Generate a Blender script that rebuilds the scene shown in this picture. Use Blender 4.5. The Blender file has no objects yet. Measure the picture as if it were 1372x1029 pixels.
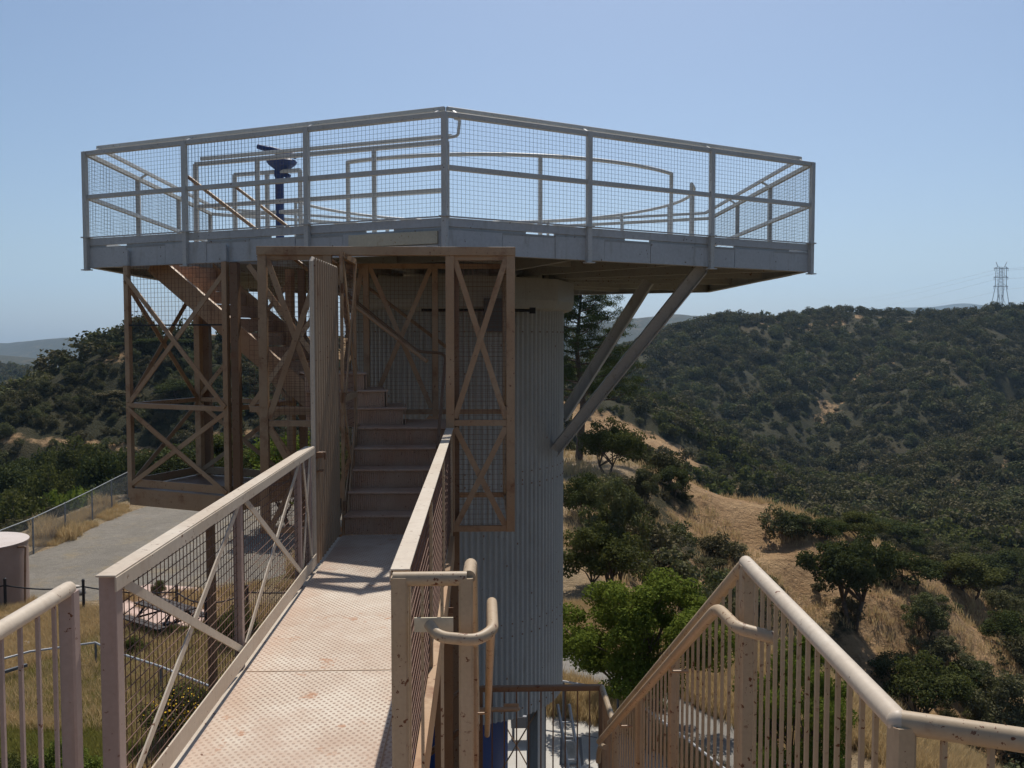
import bpy, math, random
import numpy as np
from mathutils import Vector, Matrix
R = math.radians
sc = bpy.context.scene
C = sc.collection
rng = random.Random(7)
nr = np.random.RandomState(11)

# ------------------------------------------------------------------ camera
F = 1200.0; CX = 686.0; CY = 514.5
YAW = math.atan(41/1200); PITCH = math.atan(61.5/1200)
cam_d = bpy.data.cameras.new("camera"); cam = bpy.data.objects.new("camera", cam_d); C.objects.link(cam)
cam_d.sensor_width = 36; cam_d.lens = F/1372*36; cam_d.clip_start = 0.05; cam_d.clip_end = 30000
cam.rotation_euler = (math.pi/2 - PITCH, 0, -YAW)
sc.camera = cam
_f = Vector((math.sin(YAW)*math.cos(PITCH), math.cos(YAW)*math.cos(PITCH), -math.sin(PITCH)))
_r = Vector((math.cos(YAW), -math.sin(YAW), 0)); _u = _r.cross(_f)
def ray(u, v): return _f*F + _r*(u-CX) - _u*(v-CY)
def PY(u, v, Y): d = ray(u, v); return d*(Y/d.y)
def PZ(u, v, z): d = ray(u, v); return d*(z/d.z)

# ------------------------------------------------------------------ light
SUN_EL = 55.7; SUN_AZ = 10.4            # azimuth clockwise from +Y
w = bpy.data.worlds.new("World"); sc.world = w; w.use_nodes = True
nt = w.node_tree; bg = nt.nodes['Background']
sky = nt.nodes.new('ShaderNodeTexSky'); sky.sky_type = 'NISHITA'; sky.sun_disc = False
sky.sun_elevation = R(SUN_EL); sky.sun_rotation = R(SUN_AZ); sky.altitude = 500
sky.air_density = 1.0; sky.dust_density = 2.0; sky.ozone_density = 3.8
nt.links.new(sky.outputs[0], bg.inputs[0]); bg.inputs[1].default_value = 0.088
sd = bpy.data.lights.new("sun", 'SUN'); sd.energy = 4.7; sd.angle = R(0.53); sd.color = (1, 0.95, 0.87)
so = bpy.data.objects.new("sun", sd); C.objects.link(so)
sv = Vector((math.sin(R(SUN_AZ))*math.cos(R(SUN_EL)), math.cos(R(SUN_AZ))*math.cos(R(SUN_EL)), math.sin(R(SUN_EL))))
so.rotation_euler = sv.to_track_quat('Z', 'Y').to_euler(); so.location = (30, 60, 80)
sc.view_settings.view_transform = 'Standard'; sc.view_settings.look = 'None'
sc.view_settings.exposure = 0.10; sc.view_settings.gamma = 1
sc.render.engine = 'CYCLES'
cy = sc.cycles; cy.use_denoising = True; cy.max_bounces = 6; cy.diffuse_bounces = 3; cy.glossy_bounces = 2
cy.transmission_bounces = 3; cy.volume_bounces = 1; cy.transparent_max_bounces = 6
cy.caustics_reflective = False; cy.caustics_refractive = False
try: cy.denoising_prefilter = 'ACCURATE'
except Exception: pass

# ------------------------------------------------------------------ materials
def newmat(name, rough=0.6):
    m = bpy.data.materials.new(name); m.use_nodes = True
    b = m.node_tree.nodes['Principled BSDF']; b.inputs['Roughness'].default_value = rough
    b.inputs['Specular IOR Level'].default_value = 0.3
    return m, m.node_tree, b
def N(t, typ, **kw):
    n = t.nodes.new(typ)
    for k, v in kw.items(): setattr(n, k, v)
    return n
def noise(t, vec, scale, detail=3, rough=0.55):
    n = N(t, 'ShaderNodeTexNoise'); n.inputs['Scale'].default_value = scale
    n.inputs['Detail'].default_value = detail; n.inputs['Roughness'].default_value = rough
    if vec is not None: t.links.new(vec, n.inputs['Vector'])
    return n.outputs[0]
def ramp(t, fac, stops, interp='LINEAR'):
    r = N(t, 'ShaderNodeValToRGB'); r.color_ramp.interpolation = interp
    e = r.color_ramp.elements
    while len(e) < len(stops): e.new(0.5)
    for k, (p, c) in enumerate(stops):
        e[k].position = p; e[k].color = (c, c, c, 1) if isinstance(c, (int, float)) else (*c, 1)
    t.links.new(fac, r.inputs[0]); return r.outputs[0]
def mix(t, fac, a, b, mode='MIX'):
    m = N(t, 'ShaderNodeMix', data_type='RGBA', blend_type=mode)
    for sock, val in ((m.inputs[0], fac), (m.inputs[6], a), (m.inputs[7], b)):
        if isinstance(val, bpy.types.NodeSocket): t.links.new(val, sock)
        elif isinstance(val, (int, float)): sock.default_value = val if sock == m.inputs[0] else (val, val, val, 1)
        else: sock.default_value = (*val, 1)
    return m.outputs[2]
def math_(t, op, a, b=None, clamp=False):
    m = N(t, 'ShaderNodeMath', operation=op); m.use_clamp = clamp
    for s, v in ((m.inputs[0], a), (m.inputs[1], b)):
        if v is None: continue
        if isinstance(v, bpy.types.NodeSocket): t.links.new(v, s)
        else: s.default_value = v
    return m.outputs[0]
def bump(t, b, h, strength=0.3, dist=0.01):
    n = N(t, 'ShaderNodeBump'); n.inputs['Strength'].default_value = strength; n.inputs['Distance'].default_value = dist
    t.links.new(h, n.inputs['Height']); t.links.new(n.outputs[0], b.inputs['Normal'])
def geo_pos(t): return N(t, 'ShaderNodeNewGeometry').outputs['Position']

def paint(name, col, col2, rust=0.62, rustcol=(0.13, 0.045, 0.018), scale=1.0, rough=0.5, chips=0.66, spec=0.3, streak=0.22):
    """weathered paint: broad tone drift, rust blooms, small chips"""
    m, t, b = newmat(name, rough); b.inputs['Specular IOR Level'].default_value = spec
    p = geo_pos(t)
    base = mix(t, ramp(t, noise(t, p, 1.3*scale, 5), [(0.35, 0.0), (0.68, 1.0)]), col, col2)
    fine = noise(t, p, 38*scale, 4)
    base = mix(t, ramp(t, fine, [(0.3, 0.16), (0.7, 0.0)]), base, (0.12, 0.09, 0.07))
    # streaks running down
    mp = N(t, 'ShaderNodeMapping'); mp.inputs['Scale'].default_value = (7, 7, 1.3); t.links.new(p, mp.inputs[0])
    st = ramp(t, noise(t, mp.outputs[0], 2.0*scale, 4), [(0.56, 0.0), (0.78, streak)])
    base = mix(t, st, base, (rustcol[0]*1.7, rustcol[1]*2.2, rustcol[2]*2.6))
    bloom = ramp(t, noise(t, p, 3.1*scale, 7, 0.7), [(rust, 0.0), (rust+0.14, 0.8)])
    base = mix(t, bloom, base, (rustcol[0]*1.35, rustcol[1]*1.5, rustcol[2]*1.5))
    chip = ramp(t, noise(t, p, 26*scale, 4, 0.6), [(chips-0.05, 0.0), (chips-0.035, 1.0)])
    chip = math_(t, 'MULTIPLY', chip, ramp(t, noise(t, p, 2.7*scale, 4, 0.6), [(0.46, 0.0), (0.52, 1.0)]))
    base = mix(t, chip, base, rustcol)
    t.links.new(base, b.inputs['Base Color'])
    bump(t, b, mix(t, 0.5, fine, chip), 0.12, 0.004)
    return m
M = {}
M['pink'] = paint('sun_faded_pink_paint', (0.58, 0.50, 0.40), (0.50, 0.405, 0.305), 0.65, scale=1.0, chips=0.7)
M['tan'] = paint('tan_railing_paint', (0.40, 0.295, 0.185), (0.46, 0.35, 0.235), 0.64, scale=1.6, chips=0.665)
M['mauve'] = paint('mauve_post_paint', (0.33, 0.245, 0.215), (0.38, 0.28, 0.24), 0.67, scale=1.3, chips=0.70)
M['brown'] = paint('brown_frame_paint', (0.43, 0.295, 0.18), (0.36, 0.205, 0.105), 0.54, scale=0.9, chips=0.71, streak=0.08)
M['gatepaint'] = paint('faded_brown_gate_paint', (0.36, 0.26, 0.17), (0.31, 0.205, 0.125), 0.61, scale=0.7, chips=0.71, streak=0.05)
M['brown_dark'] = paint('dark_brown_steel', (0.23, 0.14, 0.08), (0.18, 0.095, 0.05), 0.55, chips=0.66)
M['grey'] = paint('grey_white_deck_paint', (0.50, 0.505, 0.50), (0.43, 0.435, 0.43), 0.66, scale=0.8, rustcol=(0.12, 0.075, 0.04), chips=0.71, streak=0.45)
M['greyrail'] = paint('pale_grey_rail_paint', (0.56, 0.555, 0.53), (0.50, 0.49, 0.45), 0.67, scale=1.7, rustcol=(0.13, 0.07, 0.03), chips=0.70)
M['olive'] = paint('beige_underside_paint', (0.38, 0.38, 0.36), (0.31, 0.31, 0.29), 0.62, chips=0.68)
M['skin'] = paint('tower_cladding_paint', (0.42, 0.415, 0.395), (0.37, 0.365, 0.345), 0.68, rustcol=(0.14, 0.10, 0.07), scale=0.9, chips=0.74, streak=0.5)
M['cream'] = paint('cream_board_paint', (0.58, 0.52, 0.38), (0.52, 0.45, 0.32), 0.60, rustcol=(0.25, 0.13, 0.05), chips=0.7)
M['blue'] = paint('blue_column_paint', (0.012, 0.055, 0.22), (0.01, 0.045, 0.17), 0.75, chips=0.76)
M['viewer'] = paint('blue_viewer_enamel', (0.015, 0.06, 0.22), (0.02, 0.05, 0.16), 0.75, chips=0.76)
M['concrete'] = paint('pale_concrete', (0.50, 0.47, 0.42), (0.43, 0.40, 0.35), 0.72, rustcol=(0.25, 0.2, 0.15), rough=0.9, chips=0.74)
M['tank'] = paint('brown_tank_paint', (0.30, 0.22, 0.185), (0.26, 0.185, 0.15), 0.7, chips=0.73)
M['tanktop'] = paint('pale_tank_roof_paint', (0.58, 0.50, 0.45), (0.52, 0.44, 0.38), 0.66, chips=0.7)
M['galv'] = paint('galvanised_steel', (0.45, 0.46, 0.47), (0.38, 0.39, 0.40), 0.74, chips=0.76, rough=0.4)
M['slate'] = paint('slate_grey_steel', (0.13, 0.14, 0.16), (0.10, 0.11, 0.12), 0.74, chips=0.76)

def flat(name, col, rough=0.7, metal=0.0, var=0.25, scale=8):
    m, t, b = newmat(name, rough); b.inputs['Metallic'].default_value = metal
    p = geo_pos(t)
    c = mix(t, ramp(t, noise(t, p, scale, 4), [(0.3, 0.0), (0.7, 1.0)]), tuple(x*(1-var) for x in col), tuple(min(1, x*(1+var)) for x in col))
    t.links.new(c, b.inputs['Base Color']); return m
M['wire'] = flat('rusty_wire_mesh', (0.15, 0.085, 0.06), 0.8)
M['wiregrey'] = flat('grey_wire_mesh', (0.16, 0.155, 0.15), 0.7)
M['black'] = flat('black_iron', (0.02, 0.02, 0.022), 0.6)
M['darkwood'] = flat('dark_recycled_plastic_boards', (0.05, 0.042, 0.04), 0.8)
M['tread'] = paint('stair_tread_steel', (0.52, 0.37, 0.27), (0.45, 0.275, 0.18), 0.60, scale=2, chips=0.68)
M['pinkslab'] = flat('pink_decomposed_granite', (0.50, 0.36, 0.30), 0.95, var=0.15, scale=3)
M['bark'] = flat('bark', (0.11, 0.08, 0.06), 0.95, var=0.4, scale=6)
M['chain'] = flat('chain_link_wire', (0.22, 0.23, 0.235), 0.5)
M['panelface'] = flat('faded_sign_face', (0.30, 0.30, 0.28), 0.4, var=0.4, scale=5)
M['white'] = flat('white_paint', (0.72, 0.72, 0.70), 0.5, var=0.08)
M['pylon'] = flat('pylon_steel', (0.36, 0.37, 0.40), 0.5, var=0.1)
M['stone'] = flat('pale_rock', (0.42, 0.38, 0.33), 0.95, var=0.3, scale=3)
M['yellow'] = flat('yellow_petals', (0.75, 0.45, 0.02), 0.7, var=0.15)
M['bluepipe'] = flat('light_blue_pipe', (0.32, 0.42, 0.50), 0.5)

# tread plate of the walkway: rows of small raised grips tinted darker brown, with random rust patches
m, t, b = newmat('grip_strut_deck_plate', 0.7); M['deckplate'] = m
p = geo_pos(t); sx = N(t, 'ShaderNodeSeparateXYZ'); t.links.new(p, sx.inputs[0])
a1 = math_(t, 'SINE', math_(t, 'MULTIPLY', sx.outputs[0], 2*math.pi/0.040))
a2 = math_(t, 'SINE', math_(t, 'MULTIPLY', sx.outputs[1], 2*math.pi/0.054))
h = math_(t, 'MULTIPLY', a1, a2)
dim = ramp(t, h, [(0.18, 0.0), (0.62, 1.0)])
wear = ramp(t, noise(t, p, 2.2, 6, 0.65), [(0.40, 0.0), (0.66, 1.0)])
base = mix(t, wear, (0.575, 0.50, 0.41), (0.47, 0.375, 0.29))
base = mix(t, ramp(t, noise(t, p, 9, 6, 0.7), [(0.45, 0.0), (0.75, 0.35)]), base, (0.40, 0.24, 0.16))
pat = mix(t, ramp(t, noise(t, p, 1.1, 3), [(0.3, 0.5), (0.6, 1.0)]), 0.0, dim, 'MIX')
base = mix(t, pat, base, (0.26, 0.18, 0.135))
base = mix(t, ramp(t, noise(t, p, 4.2, 8, 0.72), [(0.60, 0.0), (0.66, 0.8)]), base, (0.36, 0.17, 0.085))
edg = math_(t, 'ABSOLUTE', math_(t, 'ADD', sx.outputs[0], 0.875))
edg = math_(t, 'ADD', math_(t, 'MULTIPLY', edg, 1.0), math_(t, 'MULTIPLY', noise(t, p, 3.0, 6, 0.7), 0.55))
base = mix(t, ramp(t, edg, [(0.62, 0.0), (0.82, 0.5)]), base, (0.44, 0.285, 0.20))
base = mix(t, ramp(t, noise(t, p, 0.9, 7, 0.7), [(0.52, 0.0), (0.64, 0.55)]), base, (0.38, 0.255, 0.185))
base = mix(t, ramp(t, noise(t, p, 13, 5, 0.6), [(0.70, 0.0), (0.715, 1.0)]), base, (0.12, 0.045, 0.02))
t.links.new(base, b.inputs['Base Color']); bump(t, b, dim, 0.5, 0.004)

# ribbed metal for gate boards
def foliage(name, c1, c2, c3=None, trans=0.3, tint=(0.15, 0.17, 0.02)):
    m = bpy.data.materials.new(name); m.use_nodes = True; t = m.node_tree; t.nodes.clear()
    out = N(t, 'ShaderNodeOutputMaterial'); d = N(t, 'ShaderNodeBsdfDiffuse'); tr = N(t, 'ShaderNodeBsdfTranslucent')
    oi = N(t, 'ShaderNodeObjectInfo'); p = geo_pos(t)
    c = mix(t, ramp(t, noise(t, p, 2.4, 4, 0.7), [(0.33, 0.0), (0.67, 1.0)]), c1, c2)
    c = mix(t, oi.outputs['Random'], c, mix(t, 0.55, c, c3 or c2))
    t.links.new(c, d.inputs[0])
    c2_ = mix(t, 0.5, c, tint, 'MIX'); t.links.new(c2_, tr.inputs[0])
    ms = N(t, 'ShaderNodeMixShader'); ms.inputs[0].default_value = trans
    t.links.new(d.outputs[0], ms.inputs[1]); t.links.new(tr.outputs[0], ms.inputs[2])
    t.links.new(ms.outputs[0], out.inputs[0]); return m
M['leaf_dark'] = foliage('dark_oak_leaves', (0.031, 0.042, 0.016), (0.070, 0.081, 0.031), (0.084, 0.091, 0.049), 0.15)
M['leaf_bright'] = foliage('bright_green_leaves', (0.077, 0.120, 0.022), (0.161, 0.195, 0.040), (0.140, 0.169, 0.043), 0.28)
M['leaf_near'] = foliage('yellow_green_leaves', (0.070, 0.114, 0.020), (0.168, 0.202, 0.037), (0.154, 0.182, 0.037), 0.26)
M['leaf_olive'] = foliage('grey_olive_leaves', (0.077, 0.088, 0.040), (0.133, 0.137, 0.068), (0.168, 0.143, 0.086), 0.18)
M['leaf_mid'] = foliage('mid_green_leaves', (0.048, 0.058, 0.020), (0.101, 0.109, 0.037), (0.112, 0.104, 0.049), 0.2)
M['leaf_pine'] = foliage('pine_needles', (0.039, 0.058, 0.022), (0.070, 0.091, 0.037), None, 0.15)
M['scrub'] = foliage('chaparral_leaves', (0.042, 0.044, 0.022), (0.095, 0.088, 0.044), (0.190, 0.150, 0.093), 0.10)
M['drygrass'] = foliage('dry_golden_grass', (0.62, 0.46, 0.27), (0.48, 0.34, 0.18), (0.36, 0.30, 0.14), 0.3, (0.60, 0.44, 0.22))
M['greengrass'] = foliage('green_weeds', (0.17, 0.19, 0.05), (0.25, 0.23, 0.08), (0.34, 0.27, 0.11), 0.3, (0.30, 0.30, 0.05))

# ------------------------------------------------------------------ mesh helpers
class MB:
    def __init__(s): s.v = []; s.f = []
    def box(s, c, d, rz=0.0):
        x, y, z = d[0]/2, d[1]/2, d[2]/2; c = Vector(c); n = len(s.v); co, si = math.cos(rz), math.sin(rz)
        for a in (-1, 1):
            for b_ in (-1, 1):
                for e in (-1, 1):
                    px, py = a*x, b_*y
                    s.v.append((c.x+px*co-py*si, c.y+px*si+py*co, c.z+e*z))
        s.f += [tuple(n+i for i in q) for q in ((0, 1, 3, 2), (4, 6, 7, 5), (0, 4, 5, 1), (2, 3, 7, 6), (0, 2, 6, 4), (1, 5, 7, 3))]
        return s
    def bar(s, p, q, w, h=None, up=(0, 0, 1), ch=0.0):
        """rectangular bar from p to q; w across, h along 'up'"""
        h = w if h is None else h
        p, q = Vector(p), Vector(q); d = (q-p).normalized(); up = Vector(up)
        if abs(d.dot(up)) > 0.99: up = Vector((0, 1, 0))
        sx = d.cross(up).normalized(); sy = sx.cross(d).normalized(); n = len(s.v)
        prof = [(-1, -1), (1, -1), (1, 1), (-1, 1)]
        if ch:
            k = 1-ch
            prof = [(-1, -k), (-k, -1), (k, -1), (1, -k), (1, k), (k, 1), (-k, 1), (-1, k)]
        m = len(prof)
        for e in (p, q):
            for a, b_ in prof: s.v.append(tuple(e+sx*(a*w/2)+sy*(b_*h/2)))
        s.f += [(n+i, n+(i+1) % m, n+m+(i+1) % m, n+m+i) for i in range(m)]
        s.f += [tuple(n+i for i in reversed(range(m))), tuple(n+m+i for i in range(m))]
        return s
    def tube(s, path, r, seg=12, cap=True):
        path = [Vector(p) for p in path]; n = len(s.v); k = len(path)
        rs = r if isinstance(r, (list, tuple)) else [r]*k
        prev = None
        for i, p in enumerate(path):
            d = (path[min(i+1, k-1)]-path[max(i-1, 0)]).normalized()
            if prev is None:
                a = Vector((0, 0, 1)) if abs(d.z) < 0.9 else Vector((0, 1, 0))
                x = d.cross(a).normalized()
            else: x = (prev - d*prev.dot(d)).normalized()
            prev = x; y = d.cross(x)
            sc_ = 1.0
            if 0 < i < k-1:
                a1 = (path[i]-path[i-1]).normalized(); a2 = (path[i+1]-path[i]).normalized()
                sc_ = 1.0
            for j in range(seg):
                an = 2*math.pi*j/seg
                s.v.append(tuple(p+(x*math.cos(an)+y*math.sin(an))*rs[i]*sc_))
        for i in range(k-1):
            for j in range(seg):
                s.f.append((n+i*seg+j, n+i*seg+(j+1) % seg, n+(i+1)*seg+(j+1) % seg, n+(i+1)*seg+j))
        if cap:
            s.f.append(tuple(n+j for j in reversed(range(seg)))); s.f.append(tuple(n+(k-1)*seg+j for j in range(seg)))
        return s
    def poly(s, pts, thick=None):
        n = len(s.v); m = len(pts)
        s.v += [tuple(p) for p in pts]; s.f.append(tuple(range(n, n+m)))
        if thick:
            t_ = Vector(thick); s.v += [tuple(Vector(p)+t_) for p in pts]
            s.f.append(tuple(reversed(range(n+m, n+2*m))))
            for i in range(m): s.f.append((n+(i+1) % m, n+i, n+m+i, n+m+(i+1) % m))
        return s
    def lathe(s, prof, c, seg=32):
        n = len(s.v); c = Vector(c)
        for r, z in prof:
            for j in range(seg):
                a = 2*math.pi*j/seg; s.v.append((c.x+r*math.cos(a), c.y+r*math.sin(a), c.z+z))
        for i in range(len(prof)-1):
            for j in range(seg):
                s.f.append((n+i*seg+j, n+i*seg+(j+1) % seg, n+(i+1)*seg+(j+1) % seg, n+(i+1)*seg+j))
        return s
    def build(s, name, mat, parent=None, smooth=False, bevel=0.0):
        me = bpy.data.meshes.new(name); me.from_pydata(s.v, [], s.f)
        me.materials.append(M[mat] if isinstance(mat, str) else mat)
        if smooth:
            me.shade_smooth()
        o = bpy.data.objects.new(name, me); C.objects.link(o)
        if parent is not None:
            o.parent = parent; o.matrix_parent_inverse = Matrix.Translation(-parent.location) if True else None
        if bevel:
            bm_ = o.modifiers.new('bevel', 'BEVEL'); bm_.width = bevel; bm_.segments = 2; bm_.limit_method = 'ANGLE'
        if smooth:
            try:
                me.set_sharp_from_angle(angle=R(40))
            except Exception: pass
        return o
def tag(o, label=None, cat=None, group=None, kind=None):
    if label: o['label'] = label
    if cat: o['category'] = cat
    if group: o['group'] = group
    if kind: o['kind'] = kind
    return o
def thing(name, label, cat, loc=(0, 0, 0), group=None):
    o = bpy.data.objects.new(name, None); C.objects.link(o); o.location = loc; o.empty_display_size = 0.3
    return tag(o, label, cat, group)
def arcpath(pts, r=0.06, n=5):
    """round the inner corners of a polyline"""
    pts = [Vector(p) for p in pts]; out = [pts[0]]
    for i in range(1, len(pts)-1):
        a, b, c = pts[i-1], pts[i], pts[i+1]
        d1 = (a-b); d2 = (c-b); k = min(r, d1.length*0.45, d2.length*0.45)
        p0 = b+d1.normalized()*k; p2 = b+d2.normalized()*k
        for j in range(n+1):
            t_ = j/n; out.append((1-t_)**2*p0+2*t_*(1-t_)*b+t_*t_*p2)
    out.append(pts[-1]); return out
def wires(mb, o, a, b, la, lb, step, w):
    """square grid of wires: origin o, unit dirs a,b, lengths la,lb"""
    o, a, b = Vector(o), Vector(a).normalized(), Vector(b).normalized(); nn = a.cross(b)
    na = max(1, round(la/step)); nb = max(1, round(lb/step))
    for i in range(na+1):
        p = o+a*(la*i/na); mb.bar(p, p+b*lb, w, w, up=nn)
    for i in range(nb+1):
        p = o+b*(lb*i/nb)+nn*w*0.9; mb.bar(p, p+a*la, w, w, up=nn)
    return mb

# ------------------------------------------------------------------ terrain function
def _hash(ix, iy, s):
    h = (ix.astype(np.int64)*374761393 + iy.astype(np.int64)*668265263 + s*1274126177) & 0x7fffffff
    h = ((h ^ (h >> 13))*1274126177) & 0x7fffffff
    return ((h ^ (h >> 16)) & 0xffff)/65535.0
def vnoise(x, y, s=0):
    ix = np.floor(x); iy = np.floor(y); fx = x-ix; fy = y-iy
    fx = fx*fx*(3-2*fx); fy = fy*fy*(3-2*fy)
    a = _hash(ix, iy, s); b_ = _hash(ix+1, iy, s); c = _hash(ix, iy+1, s); d = _hash(ix+1, iy+1, s)
    return (a*(1-fx)+b_*fx)*(1-fy)+(c*(1-fx)+d*fx)*fy
def fbm(x, y, sc_, oct_=4, s=0):
    t_ = 0; a = 1; tot = 0
    for k in range(oct_):
        t_ = t_+a*vnoise(x/sc_+17.3*k, y/sc_-9.1*k, s+k); tot += a; a *= 0.5; sc_ /= 2.03
    return t_/tot
PAD = [(-20.5, -40), (-20, 30), (-19.5, 49), (-8, 54), (1, 60), (4.5, 66), (9.3, 68), (10, 60), (5.5, 50), (2.6, 42), (2.2, 34), (3.6, 28), (6.6, 23), (7.9, 18), (8.2, 12), (9, -40)]
def poly_dist(x, y, poly):
    d = np.full(x.shape, 1e9); ins = np.zeros(x.shape, bool); n = len(poly)
    for i in range(n):
        x0, y0 = poly[i]; x1, y1 = poly[(i+1) % n]
        ex, ey = x1-x0, y1-y0; t_ = np.clip(((x-x0)*ex+(y-y0)*ey)/(ex*ex+ey*ey), 0, 1)
        d = np.minimum(d, np.hypot(x-x0-t_*ex, y-y0-t_*ey))
        c = ((y0 > y) != (y1 > y)) & (x < (x1-x0)*(y-y0)/((y1-y0) if y1 != y0 else 1e-9)+x0); ins ^= c
    return np.where(ins, 0, d)
def uvl(lst): return [tuple(PY(u, v, Y)) for u, v, Y in lst]
RIDGES = [  # (points, slope, rounding, noise amplitude, noise wavelength)
 (uvl([(815, 612, 62), (860, 632, 61), (910, 655, 60), (1000, 672, 60), (1100, 708, 65), (1170, 754, 70), (1225, 832, 75)]), 0.52, 3, 1.6, 8),
 (uvl([(760, 500, 300), (800, 515, 330), (850, 474, 380), (900, 446, 420), (985, 423, 450), (1040, 428, 460), (1130, 418, 480), (1210, 422, 480), (1300, 422, 470), (1345, 415, 450), (1400, 414, 440), (1600, 410, 420)]), 0.42, 14, 18, 80),
 (uvl([(1130, 418, 478), (1088, 458, 405), (1035, 535, 335), (985, 610, 285)]), 0.55, 7, 9, 40),
 (uvl([(985, 424, 448), (955, 468, 385), (918, 535, 335), (885, 600, 290)]), 0.55, 7, 9, 40),
 (uvl([(1345, 416, 450), (1292, 450, 385), (1228, 520, 322), (1165, 612, 278)]), 0.55, 7, 9, 40),
 (uvl([(1240, 422, 474), (1210, 455, 410), (1160, 520, 350), (1110, 590, 305)]), 0.60, 6, 8, 35),
 (uvl([(1620, 480, 280), (1500, 530, 260), (1372, 588, 230), (1260, 642, 212), (1155, 690, 200)]), 0.40, 6, 5, 26),
 (uvl([(-500, 580, 200), (-300, 560, 190), (-100, 560, 170), (0, 541, 160), (50, 527, 155), (100, 509, 150), (150, 480, 150), (185, 461, 150), (220, 448, 150), (300, 446, 150), (400, 449, 155), (520, 455, 170), (650, 460, 200), (770, 500, 220)]), 0.50, 5, 6, 24),
 ([(-75, 66, -19), (-40, 80, -17), (-8, 92, -15), (10, 100, -18)], 0.25, 10, 2.5, 16),
 (uvl([(-400, 475, 700), (-200, 478, 700), (0, 490, 650), (60, 503, 600), (110, 523, 560)]), 0.30, 12, 14, 110),
 (uvl([(-500, 452, 4400), (-200, 461, 3900), (0, 459, 3600), (40, 456, 3400), (100, 449, 3200), (150, 451, 3200), (220, 457, 3200), (320, 462, 3200)]), 0.30, 120, 110, 700),
 (uvl([(-60, 476, 1900), (0, 476, 1800), (60, 482, 1700), (120, 494, 1600)]), 0.30, 40, 40, 260),
 (uvl([(640, 445, 2300), (740, 436, 2300), (790, 434, 2300), (850, 426, 2300), (905, 421, 2350), (945, 424, 2400), (1000, 434, 2600)]), 0.30, 60, 60, 380),
 (uvl([(1020, 432, 5400), (1100, 424, 5400), (1150, 417, 5200), (1200, 412, 5200), (1250, 411, 5200), (1290, 407, 5200), (1330, 411, 5400), (1372, 416, 5400), (1500, 422, 5400)]), 0.30, 140, 120, 900),
]
def H(x, y):
    x = np.asarray(x, float); y = np.asarray(y, float)
    r = np.hypot(x, y)
    dpad = poly_dist(x, y, PAD)
    pad = -8.5 - 0.70*(np.sqrt(dpad**2+2)-1.414) + np.clip(dpad/10, 0, 1)*(fbm(x, y, 14, 3, 5)-0.5)*4
    floor = np.maximum(-20.5-0.088*np.maximum(y, 0), -62) + (fbm(x, y, 40, 4, 9)-0.5)*8*np.clip(r/150, 0, 1)
    out = np.maximum(pad, floor)
    for k, (pts, sl, a, amp, wl) in enumerate(RIDGES):
        best = None
        for (p, q) in zip(pts[:-1], pts[1:]):
            ex, ey = q[0]-p[0], q[1]-p[1]; t_ = np.clip(((x-p[0])*ex+(y-p[1])*ey)/(ex*ex+ey*ey), 0, 1)
            d = np.hypot(x-p[0]-t_*ex, y-p[1]-t_*ey)
            z = p[2]+t_*(q[2]-p[2])-sl*(np.sqrt(d*d+a*a)-a)
            best = z if best is None else np.maximum(best, z)
            dm = d if best is z else np.minimum(dm, d)
        g = fbm(x, y, wl, 2, 30+k*7); g2 = fbm(x, y, wl*0.22, 3, 31+k*7)
        ridged = 1-np.sqrt((2*g-1)**2+0.004)+(g2-0.5)*0.30
        best = best + (ridged-0.85)*amp*1.4*np.clip(dm/(wl*0.7), 0.12, 1)
        out = np.maximum(out, best)
    flatk = np.clip(dpad/4, 0, 1)
    return np.where(dpad <= 0, -8.5, out*flatk + np.maximum(pad, -12)*(1-flatk)) if True else out
def Hs(x, y): return float(H(np.array([x]), np.array([y]))[0])
def hit(u, v, rmin=8, rmax=2500):
    """where the pixel's ray first meets the terrain"""
    d = ray(u, v); d = d/math.hypot(d.x, d.y)
    rr = np.geomspace(rmin, rmax, 1400)
    zz = d.z*rr; hh = H(d.x*rr, d.y*rr)
    k = np.argmax(hh >= zz)
    if hh[k] < zz[k]: k = len(rr)-1
    return Vector((d.x*rr[k], d.y*rr[k], float(hh[k])))

# ground sheet: polar grid round the camera, dense inside the view, out to the horizon
dense = np.linspace(-40, 40, 760); coarse_l = np.linspace(-180, -40, 60)[:-1]; coarse_r = np.linspace(40, 180, 60)[1:-1]
az = np.radians(np.concatenate([coarse_l, dense, coarse_r])) + YAW
rr = np.concatenate([[2.0, 5, 8, 10], np.geomspace(11, 700, 430), np.geomspace(706, 9600, 150)])
A, RR = np.meshgrid(az, rr); X = np.sin(A)*RR; Y_ = np.cos(A)*RR; Z = H(X, Y_)
nA = len(az); nR = len(rr)
PADD = poly_dist(X, Y_, PAD)
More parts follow.
